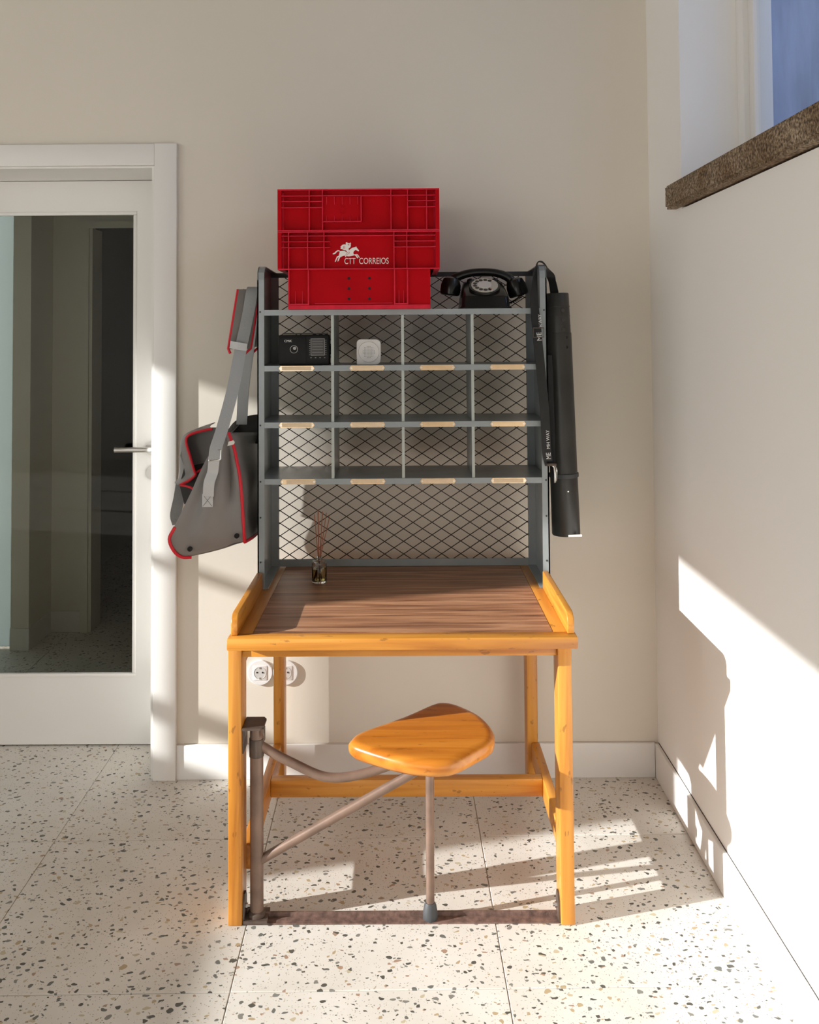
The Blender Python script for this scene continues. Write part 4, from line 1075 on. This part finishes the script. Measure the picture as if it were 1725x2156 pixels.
ribbon('side_webbing', [(-0.705, 2.90, 1.010), (-0.712, 2.895, 0.960), (-0.722, 2.89, 0.905), (-0.712, 2.88, 0.875)], (1, .5, 0.05), 0.036, 0.003, 'webbing', bag)

# ------------------------------------------------------------------ black drawing tube hanging on the right side of the cabinet
tb = thing('drawing_tube', (0.48, 2.79, 0.86), 'black leather-look drawing tube hanging by a strap right of the cabinet', 'tube')
TY = 2.785
top_c, bot_c = Vector((0.4685, TY, 1.588)), Vector((0.4875, TY, 0.858))
ax = (bot_c - top_c)
def tp(t): return top_c + ax * t
bm = bmesh.new(); tube(bm, [tp(0.165), tp(0.17), tp(0.75), tp(0.995), tp(1.0)], [0.0385, 0.0393, 0.0412, 0.0425, 0.041], 32); obj('barrel', bm, 'tube_black', tb, smooth=40)
bm = bmesh.new(); tube(bm, [tp(0.0), tp(0.004), tp(0.16), tp(0.168)], [0.0335, 0.0358, 0.0375, 0.0375], 32); cp = obj('cap', bm, 'tube_black', tb, smooth=40)
for t in (0.055, 0.095, 0.135):
    bm = bmesh.new(); tube(bm, [tp(t), tp(t + .003)], 0.0378, 32); obj('ridge', bm, 'tube_black', cp, smooth=40)
    c = tp(t + .018) + Vector((0.010, -.0368, 0))
    bm = bmesh.new(); lathe(bm, [(0.0055, -.0022), (0.0055, .002)], c, 14, 'Y'); obj('stud', bm, 'tube_black', cp, smooth=40)
for t in (0.185, 0.225):
    c = tp(t) + Vector((0.018, -.0345, 0)); lathe_obj('vent_hole', [(0.0045, -.0012), (0.0045, .003)], c, 'black_hole', tb, axis='Y', n=14)
bm = bmesh.new(); tube(bm, [tp(0.745), tp(0.747), tp(0.762), tp(0.764)], [0.0415, 0.0445, 0.0445, 0.0415], 32); obj('clamp_ring', bm, 'rubber_grey', tb, smooth=40)
lathe_obj('rivet', [(0.0022, -.0015), (0.0022, .002)], tp(0.815) + Vector((.004, -.0412, 0)), 'steel', tb, axis='Y', n=10)
prism_obj('end_plate', [(0.4865, 0.8588), (0.5275, 0.8598), (0.5275, 0.8660), (0.4865, 0.8650)], 'Y', TY - .0426, TY - .036, 'steel', tb)
# strap looped over the cabinet corner
ribbon('strap', [(0.4265, 2.700, 1.076), (0.4165, 2.688, 1.12), (0.4125, 2.684, 1.22), (0.4035, 2.684, 1.34), (0.393, 2.686, 1.46), (0.386, 2.692, 1.58), (0.396, 2.708, 1.664), (0.4135, 2.742, 1.682), (0.436, 2.765, 1.667), (0.454, 2.780, 1.625), (0.462, 2.785, 1.586)],
       [(1, .1, 0)] * 5 + [(.9, .6, 0), (.25, 1, 0), (0, 1, 0), (.2, 1, 0), (.7, -.8, 0), (.9, -.6, 0)], 0.027, 0.0028, 'strap_black', tb, k=8)
ribbon('strap', [(0.4415, 2.728, 1.082), (0.4395, 2.725, 1.20), (0.4365, 2.722, 1.32), (0.434, 2.722, 1.40)], (1, -.3, 0), 0.014, 0.0025, 'strap_black', tb)
sb_ = tube_obj('slide_buckle', [(0.3805, 2.680, 1.482), (0.4115, 2.680, 1.482), (0.4115, 2.680, 1.455), (0.3805, 2.680, 1.455), (0.3805, 2.680, 1.482)], 0.0016, 'dark_iron', tb, n=8)
ck = tube_obj('snap_hook', bez([(0.4275, 2.694, 1.080), (0.4375, 2.690, 1.075), (0.4405, 2.690, 1.05), (0.4415, 2.700, 1.028), (0.4475, 2.715, 1.032), (0.4505, 2.722, 1.06), (0.4425, 2.700, 1.079)], 4), 0.0028, 'steel', tb, n=8)
tube_obj('hook_bar', [(0.4165, 2.689, 1.0815), (0.4445, 2.689, 1.0815)], 0.0042, 'dark_iron', tb, n=10)
text('lettering', 'MH WAY', 0.0135, 'print_white', tb, facing(0.4255, 2.6812, 1.128, PI / 2 + .04), sx=1.0)
text('lettering', 'ME', 0.0195, 'print_white', tb, facing(0.4275, 2.6812, 1.098, PI / 2 + .04), sx=0.8)
text('lettering', 'H WAY', 0.0135, 'print_white', tb, facing(0.4070, 2.6812, 1.4840, PI / 2 + .06), sx=.85)
text('lettering', 'ME', 0.0200, 'print_white', tb, facing(0.4055, 2.6812, 1.4440, PI / 2 + .06), sx=1.0)
